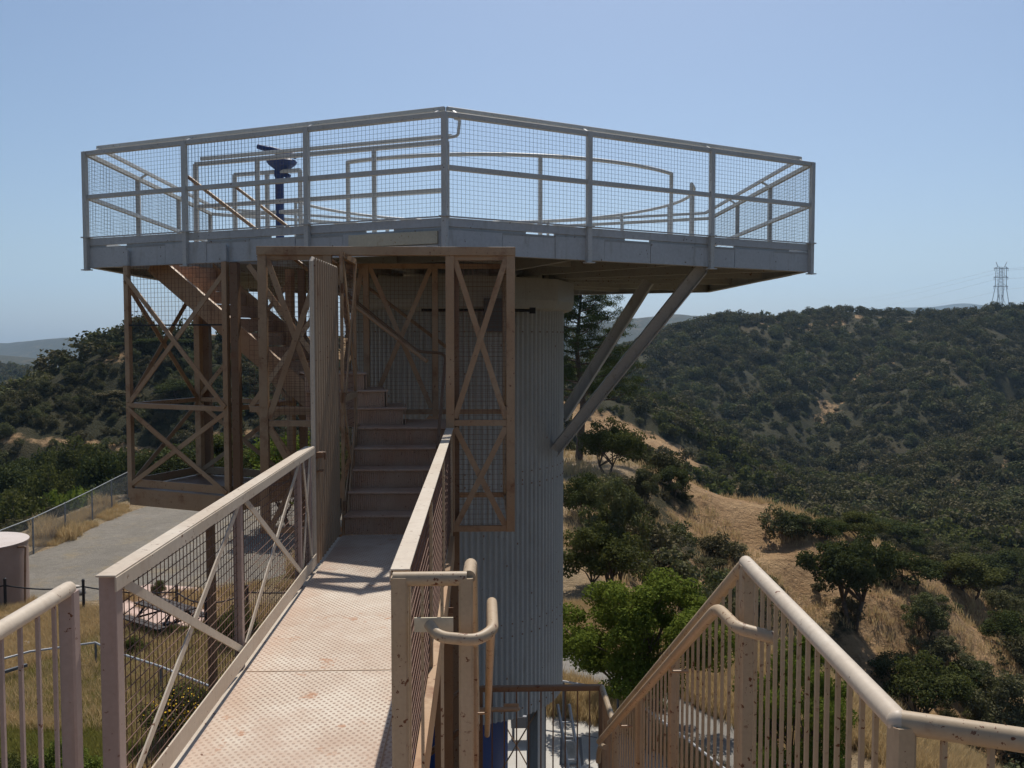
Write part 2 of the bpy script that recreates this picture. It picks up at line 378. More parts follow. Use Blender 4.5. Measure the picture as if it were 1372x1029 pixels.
# barrenness of the soil, 1 = bare golden soil, 0 = scrub floor
def bare(x, y, z):
    b_ = fbm(x, y, 34, 4, 77)
    out = np.where(np.hypot(x, y) > 140, 0.55, 0.9)*np.clip((b_-0.56)*9, 0, 1)*np.clip((fbm(x, y, 7, 3, 78)-0.52)*9, 0, 1)*(np.hypot(x, y) < 900)
    spur = poly_dist(x, y, [(5, 64), (14, 66), (22, 66), (35, 70), (44, 74), (40, 60), (30, 47), (16, 36), (8, 34), (4.5, 42), (4, 54)])
    out = np.maximum(out, np.clip(1.25-spur/5, 0, 1)*np.clip((fbm(x, y, 9, 3, 5)-0.22)*6, 0.35, 1))
    gr = poly_dist(x, y, [(9, 12), (9, 27), (20, 30), (34, 34), (40, 50), (60, 50), (60, 12)])
    out = np.maximum(out, 0.75*np.clip(1.1-gr/4, 0, 1)*np.clip((fbm(x, y, 7, 3, 6)-0.50)*6, 0.0, 1))
    lt = poly_dist(x, y, [(-53, 152), (-40, 151), (-20, 152), (40, 170), (40, 178), (-53, 162)])  # golden crest of left hill
    out = np.maximum(out, np.clip(1.2-lt/4, 0, 1))
    tr = poly_dist(x, y, [(-62, 116), (-50, 118), (-38, 118.5), (-20, 119), (-20, 120), (-38, 119.7), (-50, 119.5), (-62, 118)])
    out = np.maximum(out, np.clip(0.55-tr/0.9, 0, 1))
    return out
B = bare(X, Y_, Z)
def grid_obj(name, i0, i1, label):
    vs = np.stack([X[i0:i1+1], Y_[i0:i1+1], Z[i0:i1+1]], -1).reshape(-1, 3)
    n = i1-i0; idx = np.arange((n+1)*nA).reshape(n+1, nA)
    a = idx[:-1]; b_ = idx[1:]
    q = np.stack([a, np.roll(a, -1, 1), np.roll(b_, -1, 1), b_], -1).reshape(-1, 4)[:, ::-1]
    faces = q
    extra = None
    if i0 == 0:
        vs = np.vstack([vs, [[0, 0, -8.5]]])
    me = bpy.data.meshes.new(name)
    nt_ = nA if i0 == 0 else 0
    nl = faces.size + 3*nt_
    me.vertices.add(len(vs)); me.vertices.foreach_set('co', vs.astype(np.float32).ravel())
    me.loops.add(nl); me.polygons.add(len(faces)+nt_)
    li = faces.ravel()
    ls = np.arange(len(faces))*4; lt = np.full(len(faces), 4)
    if nt_:
        c = len(vs)-1; k = np.arange(nA)
        tri = np.stack([k, np.full(nA, c), np.roll(k, -1)], -1)[:, ::-1]
        tri = np.stack([np.full(nA, c), np.roll(k, -1), k], -1)
        li = np.concatenate([li, tri.ravel()]); ls = np.concatenate([ls, faces.size+np.arange(nA)*3]); lt = np.concatenate([lt, np.full(nA, 3)])
    me.loops.foreach_set('vertex_index', li.astype(np.int32))
    me.polygons.foreach_set('loop_start', ls.astype(np.int32)); me.polygons.foreach_set('loop_total', lt.astype(np.int32))
    me.update(calc_edges=True)
    at = me.attributes.new('bare', 'FLOAT', 'POINT'); bb = B[i0:i1+1].ravel()
    if nt_: bb = np.append(bb, 1)
    at.data.foreach_set('value', bb.astype(np.float32))
    at = me.attributes.new('pad', 'FLOAT', 'POINT'); bb = np.clip(1-PADD[i0:i1+1]/3, 0, 1).ravel()
    if nt_: bb = np.append(bb, 1)
    at.data.foreach_set('value', bb.astype(np.float32))
    me.shade_smooth(); me.materials.append(M['terrain'])
    o = bpy.data.objects.new(name, me); C.objects.link(o); tag(o, label, None, None, 'structure'); return o
m, t, b = newmat('dry_hill_soil', 0.95); M['terrain'] = m; b.inputs['Specular IOR Level'].default_value = 0.1
p = geo_pos(t)
ab = N(t, 'ShaderNodeAttribute', attribute_name='bare'); ap = N(t, 'ShaderNodeAttribute', attribute_name='pad')
soil = mix(t, ramp(t, noise(t, p, 0.35, 7, 0.65), [(0.32, 0.0), (0.68, 1.0)]), (0.46, 0.305, 0.165), (0.33, 0.20, 0.10))
soil = mix(t, ramp(t, noise(t, p, 1.9, 6, 0.7), [(0.50, 0.0), (0.68, 0.7)]), soil, (0.17, 0.10, 0.05))
scr = mix(t, ramp(t, noise(t, p, 0.12, 8, 0.7), [(0.35, 0.0), (0.65, 1.0)]), (0.030, 0.031, 0.016), (0.062, 0.054, 0.028))
scr = mix(t, ramp(t, noise(t, p, 0.022, 6, 0.65), [(0.55, 0.0), (0.66, 0.45)]), scr, (0.16, 0.115, 0.065))
edge = math_(t, 'ADD', ab.outputs['Fac'], math_(t, 'MULTIPLY', math_(t, 'SUBTRACT', noise(t, p, 0.6, 5, 0.7), 0.5), 1.3))
hill = mix(t, ramp(t, edge, [(0.35, 0.0), (0.62, 1.0)]), scr, soil)
padc = mix(t, ramp(t, noise(t, p, 0.5, 6, 0.65), [(0.36, 0.0), (0.66, 1.0)]), (0.42, 0.31, 0.19), (0.32, 0.235, 0.14))
padc = mix(t, ramp(t, noise(t, p, 7, 5, 0.7), [(0.45, 0.0), (0.7, 0.6)]), padc, (0.16, 0.11, 0.06))
padc = mix(t, ramp(t, noise(t, p, 0.23, 3, 0.5), [(0.56, 0.0), (0.66, 0.5)]), padc, (0.14, 0.14, 0.055))
col = mix(t, ramp(t, ap.outputs['Fac'], [(0.2, 0.0), (0.8, 1.0)]), hill, padc)
t.links.new(col, b.inputs['Base Color'])
hh_ = mix(t, 0.5, noise(t, p, 0.5, 8, 0.75), noise(t, p, 3.5, 6, 0.7)); bump(t, b, hh_, 0.9, 0.9)
kG = int(np.searchsorted(rr, 118)); kH = int(np.searchsorted(rr, 900))
grid_obj('ground', 0, kG, 'dry golden ground round the tower')
grid_obj('hills', kG, kH, 'scrub covered canyon hills')
grid_obj('distant_hills', kH, nR-1, 'hazy far ridges')

# visible cells for planting
el = Z/RR; mx = np.maximum.accumulate(el, axis=0); prev = np.vstack([np.full((1, nA), -9), mx[:-1]])
VIS = (Z+5.0)/RR >= prev

exec_parts = []
# ================================================================== STRUCTURE
def slope(u): d = ray(u, 453); return d.x/d.y
def on_line(u, P, d, z=None, v=None):
    """point of the plan line P+d*t seen in pixel column u; height from z or pixel row v"""
    s = slope(u); t_ = (s*P[1]-P[0])/(d[0]-s*d[1]); x, y = P[0]+d[0]*t_, P[1]+d[1]*t_
    if z is None: z = PY(u, v, y).z
    return Vector((x, y, z))
HEX = [(slope(598)*9.97, 9.97), (slope(121)*12.25, 12.25), (slope(286)*18.05, 18.05), (-0.40, 20.75), (slope(950)*18.35, 18.35), (slope(1083)*12.64, 12.64)]
HC = (-0.4, 15.4)
def unit(a): l = math.hypot(a[0], a[1]); return (a[0]/l, a[1]/l)
DL = unit((HEX[1][0]-HEX[0][0], HEX[1][1]-HEX[0][1])); DR = unit((HEX[5][0]-HEX[0][0], HEX[5][1]-HEX[0][1]))
NL = (DL[1]*-1, DL[0]); NR = (DR[1], -DR[0])       # outward normals of the two front faces
ZT, ZM, ZC, ZF, ZD = 2.45, 1.875, 1.33, 0.94, 1.21  # rail top, mid rail, curb top, fascia bottom, deck top

# ---- tower -------------------------------------------------------
tw = thing('lookout_tower', 'tall grey radar tower with corrugated round shaft carrying a six-sided deck', 'tower', (-0.4, 15.5, -8.5))
TC = (-0.4, 15.5); TR = 1.80
mb = MB(); nc = 118; seg = nc*8; rows = [-6.05, -4.6, -4.58, -2.2, -2.18, 0.2, 0.22, 0.95]
for z in rows:
    for j in range(seg):
        a = 2*math.pi*j/seg; c_ = math.cos(a*nc); rad = TR + 0.017*(abs(c_)**0.6*(1 if c_ > 0 else -1)) + (0.004 if z in (-4.58, -2.18, 0.22) else 0)
        mb.v.append((TC[0]+rad*math.cos(a), TC[1]+rad*math.sin(a), z))
for i in range(len(rows)-1):
    for j in range(seg): mb.f.append((i*seg+j, i*seg+(j+1) % seg, (i+1)*seg+(j+1) % seg, (i+1)*seg+j))
mb.build('corrugated_shaft', 'skin', tw)
mb = MB()
for z in (-5.9, -4.5, -4.7, -2.1, -2.3, 0.1):
    for k in range(59):
        a = 2*math.pi*(2*k)/118; mb.box((TC[0]+(TR+0.018)*math.cos(a), TC[1]+(TR+0.018)*math.sin(a), z), (0.010, 0.022, 0.022), a)
for k in range(34):
    a = rng.uniform(R(180), R(360)); a = round(a*118/(2*math.pi))*2*math.pi/118; mb.box((TC[0]+(TR+0.018)*math.cos(a), TC[1]+(TR+0.018)*math.sin(a), rng.uniform(-5.8, 0.2)), (0.006, 0.02, 0.03), a)
mb.build('fixings', 'brown_dark', tw)['kind'] = 'stuff'
mb = MB(); mb.lathe([(1.0, -8.5), (1.0, -5.9), (0.2, -5.9)], (TC[0]-0.15, TC[1]-0.2, 0), 40); mb.build('inner_column', 'blue', tw, True)
for k, a in enumerate((-35, 25, 85, 145, 205, 262)):
    a = R(a); c = (TC[0]+1.58*math.cos(a), TC[1]+1.58*math.sin(a))
    l = MB(); l.box((c[0], c[1], -7.27), (0.20, 0.02, 2.5), a); l.box((c[0]-0.1*math.cos(a), c[1]-0.1*math.sin(a), -7.27), (0.018, 0.22, 2.5), a)
    l.box((c[0]+0.1*math.cos(a), c[1]+0.1*math.sin(a), -7.27), (0.018, 0.22, 2.5), a); l.box((c[0], c[1], -8.46), (0.4, 0.4, 0.04), a)
    l.build('leg', 'slate' if k % 2 else 'skin', tw)
for k in range(6):
    a0, a1 = R(-35+60*k), R(25+60*k)
    p0 = (TC[0]+1.6*math.cos(a0), TC[1]+1.6*math.sin(a0)); p1 = (TC[0]+1.6*math.cos(a1), TC[1]+1.6*math.sin(a1))
    q = MB(); q.tube([(p0[0], p0[1], -6.2), (p1[0], p1[1], -8.3)], 0.012, 6); q.tube([(p1[0], p1[1], -6.2), (p0[0], p0[1], -8.3)], 0.012, 6)
    q.build('cross_rod', 'brown', tw)
# head ring under the deck
mb = MB(); n_ = 10; prof = [(2.0, ZF-0.002), (2.0, 0.60), (1.96, 0.47), (1.82, 0.42)]
mb.lathe(prof, (TC[0], TC[1], 0), n_); mb.build('head_ring', 'skin', tw)
q = MB(); q.box((0.25, 13.62, 0.35), (0.42, 0.16, 0.5)); q.box((0.25, 13.53, 0.35), (0.30, 0.04, 0.38)); q.build('junction_box', 'slate', tw, bevel=0.01)
q = MB(); q.tube([(-0.9, 13.53, 0.42), (0.55, 13.60, 0.42), (0.75, 13.68, 0.42)], 0.022, 8); q.box((0.78, 13.68, 0.42), (0.09, 0.09, 0.09)); q.build('conduit', 'black', tw)
# deck plate
def clip(poly, nx, ny, c):
    out = []
    for i in range(len(poly)):
        a, b_ = poly[i], poly[(i+1) % len(poly)]; da = nx*a[0]+ny*a[1]-c; db = nx*b_[0]+ny*b_[1]-c
        if da >= 0: out.append(a)
        if (da >= 0) != (db >= 0): f_ = da/(da-db); out.append((a[0]+(b_[0]-a[0])*f_, a[1]+(b_[1]-a[1])*f_))
    return out
ni = (-NL[0], -NL[1]); c0 = ni[0]*HEX[0][0]+ni[1]*HEX[0][1]; t0_ = DL[0]*HEX[0][0]+DL[1]*HEX[0][1]   # stair opening in the deck
o1, o2, a1_, a2_ = 0.30, 1.42, 2.25, 4.75
mb = MB(); strip = clip(clip(HEX, ni[0], ni[1], c0+o1), -ni[0], -ni[1], -(c0+o2))
for pc in (clip(HEX, -ni[0], -ni[1], -(c0+o1)), clip(HEX, ni[0], ni[1], c0+o2), clip(strip, -DL[0], -DL[1], -(t0_+a1_)), clip(strip, DL[0], DL[1], t0_+a2_)):
    mb.poly([(x, y, ZD-0.03) for x, y in pc], (0, 0, 0.028))
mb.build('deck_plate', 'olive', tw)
# underside beams
q = MB()
for k in range(6):
    x, y = HEX[k]; q.bar((TC[0]+(x-TC[0])*0.3, TC[1]+(y-TC[1])*0.3, 1.07), (TC[0]+(x-TC[0])*0.985, TC[1]+(y-TC[1])*0.985, 1.07), 0.09, 0.22)
    x2, y2 = HEX[(k+1) % 6]
    for f_ in (0.33, 0.66):
        mx_, my_ = x+(x2-x)*f_, y+(y2-y)*f_
        q.bar((TC[0]+(mx_-TC[0])*0.32, TC[1]+(my_-TC[1])*0.32, 1.08), (TC[0]+(mx_-TC[0])*0.985, TC[1]+(my_-TC[1])*0.985, 1.08), 0.07, 0.19)
    for f_ in (0.52, 0.76):
        a_ = (TC[0]+(x-TC[0])*f_, TC[1]+(y-TC[1])*f_, 1.125); b_ = (TC[0]+(x2-TC[0])*f_, TC[1]+(y2-TC[1])*f_, 1.125); q.bar(a_, b_, 0.06, 0.10)
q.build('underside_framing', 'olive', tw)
# fascia plates, one per side, with a slotted joint below the curb
for k in range(6):
    P, Q = HEX[k], HEX[(k+1) % 6]; L = math.hypot(Q[0]-P[0], Q[1]-P[1]); d = unit((Q[0]-P[0], Q[1]-P[1]))
    nout = (-d[1], d[0])
    if (P[0]+Q[0])/2-TC[0] and (nout[0]*((P[0]+Q[0])/2-TC[0])+nout[1]*((P[1]+Q[1])/2-TC[1])) < 0: nout = (d[1], -d[0])
    def pt(t_, off, z): return (P[0]+d[0]*t_+nout[0]*off, P[1]+d[1]*t_+nout[1]*off, z)
    f_ = MB(); npl = 8
    for i in range(npl):
        t0, t1 = L*i/npl+0.003, L*(i+1)/npl-0.003; off = -0.008+0.004*(i % 2); dz = rng.uniform(-0.004, 0.004)
        f_.bar(pt(t0, off, (ZF+1.20)/2+dz), pt(t1, off, (ZF+1.20)/2+dz), 0.012, 1.20-ZF)
    f_.bar(pt(0.02, -0.045, ZF+0.006), pt(L-0.02, -0.045, ZF+0.006), 0.09, 0.012)
    fo = f_.build('fascia', 'grey', tw)
    c_ = MB(); c_.bar(pt(0.0, -0.02, 1.28), pt(L, -0.02, 1.28), 0.04, 0.095)
    for i in range(npl):
        if i % 2 == (k % 2):
            c_.bar(pt(L*i/npl, -0.025, 1.218), pt(L*(i+1)/npl, -0.025, 1.218), 0.02, 0.035)
        else:
            c_.bar(pt(L*i/npl+0.55*L/npl, -0.025, 1.218), pt(L*(i+1)/npl, -0.025, 1.218), 0.02, 0.035)
    c_.build('curb', 'grey', fo)
q = MB()
a_ = on_line(588, HEX[0], DL, 0); b_ = on_line(470, HEX[0], DL, 0)
q.bar((a_.x+NL[0]*0.02, a_.y+NL[1]*0.02, 1.115), (b_.x+NL[0]*0.02, b_.y+NL[1]*0.02, 1.115), 0.022, 0.14)
q.build('cream_patch_board', 'cream', tw)
q = MB(); q.bar((a_.x+NL[0]*0.006, a_.y+NL[1]*0.006, 0.985), (b_.x+NL[0]*0.006, b_.y+NL[1]*0.006, 0.985), 0.012, 0.10); q.build('lower_patch_board', 'greyrail', tw)
# diagonal struts (I sections)
def strut(p, q_, w_=0.17):
    s = MB(); p, q_ = Vector(p), Vector(q_)
    s.bar(p, q_, w_, 0.015, up=(0, -1, 0.6)); d = (q_-p).normalized(); sx = d.cross(Vector((0, -1, 0.6))).normalized()
    for e in (-1, 1): s.bar(p+sx*e*w_/2, q_+sx*e*w_/2, 0.016, 0.13, up=(0, -1, 0.6))
    return s.build('strut', 'grey', tw)
strut((1.20, 14.50, -1.83), (2.96, 11.95, 0.95)); strut((1.45, 15.9, -1.42), (2.80, 15.0, 0.95)); strut((-2.25, 15.9, -1.42), (-3.6, 15.0, 0.95))

# ---- guard railings of the deck ----------------------------------
SIDES = [((0, 1), [253, 415], 'grey mesh guard railing on the front left side of the high deck'),
         ((0, 5), [787, 950], 'grey mesh guard railing on the front right side of the high deck'),
         ((1, 2), None, 'grey mesh guard railing along the far left side of the high deck'),
         ((5, 4), None, 'grey mesh guard railing along the far right side of the high deck'),
         ((2, 3), None, 'grey guard railing at the back left of the high deck'),
         ((4, 3), None, 'grey guard railing at the back right of the high deck')]
for (ia, ib), us, lab in SIDES:
    P, Q = HEX[ia], HEX[ib]; L = math.hypot(Q[0]-P[0], Q[1]-P[1]); d = unit((Q[0]-P[0], Q[1]-P[1]))
    nout = (-d[1], d[0])
    if nout[0]*((P[0]+Q[0])/2-TC[0])+nout[1]*((P[1]+Q[1])/2-TC[1]) < 0: nout = (d[1], -d[0])
    T = thing('deck_railing', lab, 'railing', (P[0], P[1], ZF), 'mesh railings round the high deck')
    def pt(t_, off, z): return Vector((P[0]+d[0]*t_+nout[0]*off, P[1]+d[1]*t_+nout[1]*off, z))
    front = us is not None
    if front:
        ts = [0.0]+[(on_line(u, P, d, 0)-Vector((P[0], P[1], 0))).length for u in us]+[L]
    else: ts = [0.0, L/3, 2*L/3, L]
    own = ts if ia in (0,) and ib == 1 else ts[1:] if ia == 0 else ts[1:-1] if ib != 3 or ia == 4 else ts[1:]
    if (ia, ib) in ((1, 2), (5, 4)): own = ts[1:]
    if (ia, ib) == (4, 3): own = ts[1:-1]
    for t_ in own:
        s = MB(); zb = ZF-0.02 if front else ZD
        s.bar(pt(t_, 0.024, zb), pt(t_, 0.024, ZT+0.02), 0.062, 0.062, up=(nout[0], nout[1], 0), ch=0.12)
        if front: s.box(tuple(pt(t_, 0.03, ZF-0.03)), (0.12, 0.09, 0.014), math.atan2(d[1], d[0])); s.box(tuple(pt(t_, 0.03, 1.34)), (0.11, 0.08, 0.016), math.atan2(d[1], d[0]))
        s.build('post', 'greyrail', T)
    s = MB(); s.bar(pt(-0.02, 0, ZT), pt(L+0.02, 0, ZT), 0.058, 0.058, ch=0.12); s.build('top_rail', 'greyrail', T)
    s = MB(); s.bar(pt(0.03, 0, ZM), pt(L-0.03, 0, ZM), 0.055, 0.055, ch=0.12); s.build('mid_rail', 'greyrail', T)
    s = MB(); s.bar(pt(0.08, -0.13, 2.545), pt(L-0.08, -0.13, 2.545), 0.05, 0.05, ch=0.2)
    ir = s.build('inner_handrail', 'greyrail', T)
    for t_ in (ts if front else ts[1:-1]):
        tt = min(max(t_, 0.14), L-0.14); s = MB(); s.bar(pt(tt, 0.0, 2.46), pt(tt, -0.13, 2.535), 0.03, 0.03); s.build('bracket', 'greyrail', ir)
    for a_, b_ in zip(ts[:-1], ts[1:]):
        if ib == 3: break
        for z0, z1 in ((ZC+0.02, ZM-0.028), (ZM+0.028, ZT-0.03)):
            s = MB(); wires(s, pt(a_+0.04, -0.006, z0), (d[0], d[1], 0), (0, 0, 1), b_-a_-0.08, z1-z0, 0.052, 0.0024); s.build('mesh_panel', 'wiregrey', T)
    if ib != 3:
        s = MB(); s.bar(pt(0.05, -0.0, ZC+0.012), pt(L-0.05, -0.0, ZC+0.012), 0.03, 0.014); s.build('bottom_angle', 'grey', T)

# inner rails on the deck
def rail_run(T, pts, zt, zm, posts, mat='greyrail', w_=0.055, zb=ZD, inner=None):
    for p, q in zip(pts[:-1], pts[1:]):
        MB().bar((p[0], p[1], zt), (q[0], q[1], zt), w_, w_, ch=0.15).build('top_rail', mat, T)
        if zm: MB().bar((p[0], p[1], zm), (q[0], q[1], zm), w_, w_, ch=0.15).build('mid_rail', mat, T)
    for x, y in posts: MB().bar((x, y, zb), (x, y, zt), w_+0.004, w_+0.004, up=(0, 1, 0), ch=0.15).build('post', mat, T)
A0 = on_line(600, (-0.5, 11.4), unit((-3.56, 1.55)), 0); A1 = on_line(266, (-0.5, 11.4), unit((-3.56, 1.55)), 0)
A2 = on_line(348, (-0.5, 11.4), unit((-3.56, 1.55)), 0); A3 = on_line(503, (-0.5, 11.4), unit((-3.56, 1.55)), 0)
T = thing('stairwell_railing', 'pale double railing beside the stair opening in the middle of the deck', 'railing', (A0.x, A0.y, ZD))
rail_run(T, [A0[:2], A1[:2]], ZT, ZM-0.02, [A0[:2], A3[:2], A2[:2], A1[:2]])
dd = unit((A1.x-A0.x, A1.y-A0.y)); nn = (dd[1], -dd[0])
if nn[1] < 0: nn = (-nn[0], -nn[1])
MB().bar((A0.x+nn[0]*0.12, A0.y+nn[1]*0.12, 2.55), (A1.x+nn[0]*0.12, A1.y+nn[1]*0.12, 2.55), 0.048, 0.048, ch=0.2).build('inner_handrail', 'greyrail', T)
s = MB(); s.tube(arcpath([(A0.x, A0.y, 2.5), (A0.x+0.14, A0.y-0.05, 2.52), (A0.x+0.16, A0.y-0.05, 2.72), (A0.x+0.10, A0.y-0.1, 2.72)], 0.04), 0.02, 8); s.build('hooked_rail_end', 'greyrail', T)
B1 = (A1.x+nn[0]*1.0-0.1, A1.y+nn[1]*1.0); B0 = (A2.x+nn[0]*1.0, A2.y+nn[1]*1.0)
T = thing('short_railing', 'short grey railing standing left of the blue viewer on the deck', 'railing', (B0[0], B0[1], ZD))
rail_run(T, [B1, B0], ZT+0.02, ZM, [B1, B0, ((B0[0]+B1[0])/2, (B0[1]+B1[1])/2)])
# round rail
T = thing('round_railing', 'curved grey railing ringing the middle of the deck', 'railing', (0.1, 15.6, ZD))
def arc(a0, a1, n=40, r=3.5, c=(0.1, 15.6)): return [(c[0]+r*math.cos(R(a0+(a1-a0)*i/n)), c[1]+r*math.sin(R(a0+(a1-a0)*i/n))) for i in range(n+1)]
near = arc(-124, -38.5); far = arc(-22, 168, 80)
MB().tube([(x, y, ZT) for x, y in near], 0.027, 10).build('front_arc_rail', 'greyrail', T, True)
MB().tube([(x, y, ZT) for x, y in far], 0.027, 10).build('rear_arc_rail', 'greyrail', T, True)
for x, y in [near[-1], near[0]]+[arc(-78.5, -78.5, 1)[0]]+[far[0], far[6], far[16], far[26], far[38], far[50], far[62], far[80]]:
    MB().tube([(x, y, ZD), (x, y, ZT+0.01)], 0.03, 10).build('post', 'greyrail', T, True)

# blue viewer on a pillar
vx = PY(375, 300, 13.6); bx, by = vx.x, vx.y
T = thing('viewing_scope', 'blue pillar-mounted viewing scope standing on the deck', 'telescope', (bx, by, ZD))
MB().lathe([(0.16, 0), (0.16, 0.02), (0.062, 0.05), (0.062, 1.18), (0.075, 1.2), (0.075, 1.28)], (bx, by, ZD), 20).build('pillar', 'viewer', T, True)
s = MB(); s.lathe([(0.07, 1.26), (0.12, 1.31), (0.20, 1.37), (0.225, 1.41), (0.21, 1.43), (0.10, 1.47)], (bx+0.04, by, ZD), 24); s.build('yoke', 'viewer', T, True)
s = MB(); s.tube([(bx-0.32, by+0.02, ZD+1.64), (bx-0.12, by, ZD+1.585)], [0.036, 0.046], 14); s.tube([(bx-0.14, by, ZD+1.59), (bx+0.26, by-0.02, ZD+1.49)], [0.055, 0.042], 14)
s.build('scope_body', 'viewer', T, True)
s = MB(); s.tube([(bx+0.05, by-0.03, ZD+1.24), (bx+0.16, by-0.05, ZD+1.18)], 0.04, 10); s.build('focus_knob', 'viewer', T, True)

# ---- walkway -------------------------------------------------------
XL, XR = -1.415, -0.335; Y0, Y1 = 3.46, 9.06
T = thing('walkway', 'sunlit pinkish steel walkway bridge leading to the tower stairs', 'walkway', ((XL+XR)/2, Y0, -2.0))
s = MB(); s.box(((XL+XR)/2, (Y0+Y1)/2, -2.006), (XR-XL, Y1-Y0-0.004, 0.012)); s.build('deck_plate', 'deckplate', T)
for x in (XL-0.035, XR+0.035):
    s = MB(); s.box((x, (Y0+Y1)/2, -2.14), (0.045, Y1-Y0, 0.24)); s.build('edge_beam', 'pink' if x < -1 else 'brown', T)
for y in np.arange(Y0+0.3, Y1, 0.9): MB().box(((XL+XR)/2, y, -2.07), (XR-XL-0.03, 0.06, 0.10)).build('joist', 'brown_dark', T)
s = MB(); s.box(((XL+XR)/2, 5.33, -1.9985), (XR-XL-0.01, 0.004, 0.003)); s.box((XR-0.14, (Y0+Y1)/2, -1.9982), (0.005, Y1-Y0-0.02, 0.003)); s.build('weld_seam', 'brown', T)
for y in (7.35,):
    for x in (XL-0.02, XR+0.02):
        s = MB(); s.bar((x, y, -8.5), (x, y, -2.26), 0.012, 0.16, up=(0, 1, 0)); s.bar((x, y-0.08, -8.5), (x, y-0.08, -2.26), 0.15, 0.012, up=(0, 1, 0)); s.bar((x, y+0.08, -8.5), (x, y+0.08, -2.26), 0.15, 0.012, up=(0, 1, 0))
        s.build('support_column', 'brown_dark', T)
s = MB(); s.bar((XR+0.03, 7.3, -6.2), (XR+0.04, 4.6, -2.3), 0.03, 0.03); s.build('knee_brace', 'brown', T)

def side_rail(label, x_in, sgn, mats, yposts, ycap0, ycap1, name='walkway_railing'):
    """sgn +1: outer side towards +x"""
    T = thing(name, label, 'railing', (x_in, ycap0, -2.0), 'mesh railings along the walkway')
    xo = x_in+sgn*0.075; xc = (x_in+xo)/2
    capm, pm, bm_ = mats
    s = MB(); s.box((xc, (ycap0+ycap1)/2, -0.9335), (0.078, ycap1-ycap0, 0.008)); s.box((x_in-sgn*0.001, (ycap0+ycap1)/2, -0.967), (0.008, ycap1-ycap0-0.002, 0.059))
    s.build('cap_rail', capm, T, bevel=0.002)
    for y in yposts:
        s = MB(); big = y == yposts[0]
        w_ = 0.068 if big else 0.05
        s.bar((xc+sgn*0.004, y, -2.28), (xc+sgn*0.004, y, -0.939), w_, w_, up=(0, 1, 0), ch=0.1); s.build('post', pm, T)
    s = MB(); s.box((x_in-sgn*0.012, (ycap0+ycap1)/2, -1.905), (0.008, ycap1-ycap0-0.05, 0.10)); s.build('toe_board', bm_, T)
    for a_, b_ in zip(yposts[:-1], yposts[1:]):
        for k_, (za, zb) in enumerate(((-0.99, -1.89), (-1.89, -0.99))):
            MB().bar((x_in+sgn*(0.008+0.010*k_), a_+0.05, za), (x_in+sgn*(0.008+0.010*k_), b_-0.05, zb), 0.008, 0.042).build('diagonal_brace', bm_, T)
        s = MB(); wires(s, (x_in+sgn*0.045, a_+0.03, -1.95), (0, 1, 0), (0, 0, 1), b_-a_-0.06, 0.97, 0.053, 0.0036); s.build('mesh_panel', 'wire', T)
    return T
side_rail('pinkish walkway railing on the left with wide flat cap and crossed braces', -1.438, -1, ('pink', 'mauve', 'pink'), [3.58, 5.44, 7.22, 7.66], 3.52, 7.72)
side_rail('walkway railing on the right with sunlit flat cap ending at the stair cage', -0.367, 1, ('pink', 'tan', 'tan'), [3.63, 5.44, 7.25, 9.2], 3.58, 9.38)

# ---- corrugated gate folded back along the left railing ------------
T = thing('folded_gate', 'tall ribbed brown gate leaf folded open at the left of the stair entrance', 'gate', (-1.40, 9.07, -2.0))
g0, g1 = Vector((-1.462, 7.80, 0)), Vector((-1.455, 9.04, 0)); s = MB(); nrib = 11; path = []
for i in range(nrib*4+1):
    f_ = i/(nrib*4); ph = i % 4; off = (0, 0, 0.03, 0.03)[ph]; path.append(g0+(g1-g0)*f_+Vector((off, 0, 0)))
for i, q_ in enumerate(path):
    for z in (-1.98, 0.70): s.v.append((q_.x, q_.y, z))
    for z in (-1.98, 0.70): s.v.append((q_.x-0.012, q_.y, z))
for i in range(len(path)-1):
    a = i*4; b_ = a+4; s.f += [(a, b_, b_+1, a+1), (a+2, a+3, b_+3, b_+2), (a+1, b_+1, b_+3, a+3), (a, a+2, b_+2, b_)]
s.build('ribbed_leaf', 'gatepaint', T)
s = MB(); s.tube([(-1.458, 7.785, -1.985), (-1.458, 7.785, 0.66), (-1.456, 7.81, 0.685), (-1.452, 9.05, 0.70)], 0.019, 8); s.build('leaf_frame', 'pink', T, True)
s = MB(); s.box((-1.415, 7.84, -1.02), (0.06, 0.06, 0.05)); s.box((-1.41, 7.85, -1.16), (0.05, 0.09, 0.012)); s.tube([(-1.42, 7.84, -1.0), (-1.37, 7.85, -1.0), (-1.37, 7.85, -1.06)], 0.01, 8); s.build('latch', 'brown_dark', T)
for z in (-1.7, -0.6, 0.5): MB().tube([(-1.39, 9.07, z-0.05), (-1.39, 9.07, z+0.05)], 0.02, 10).build('hinge', 'brown_dark', T)

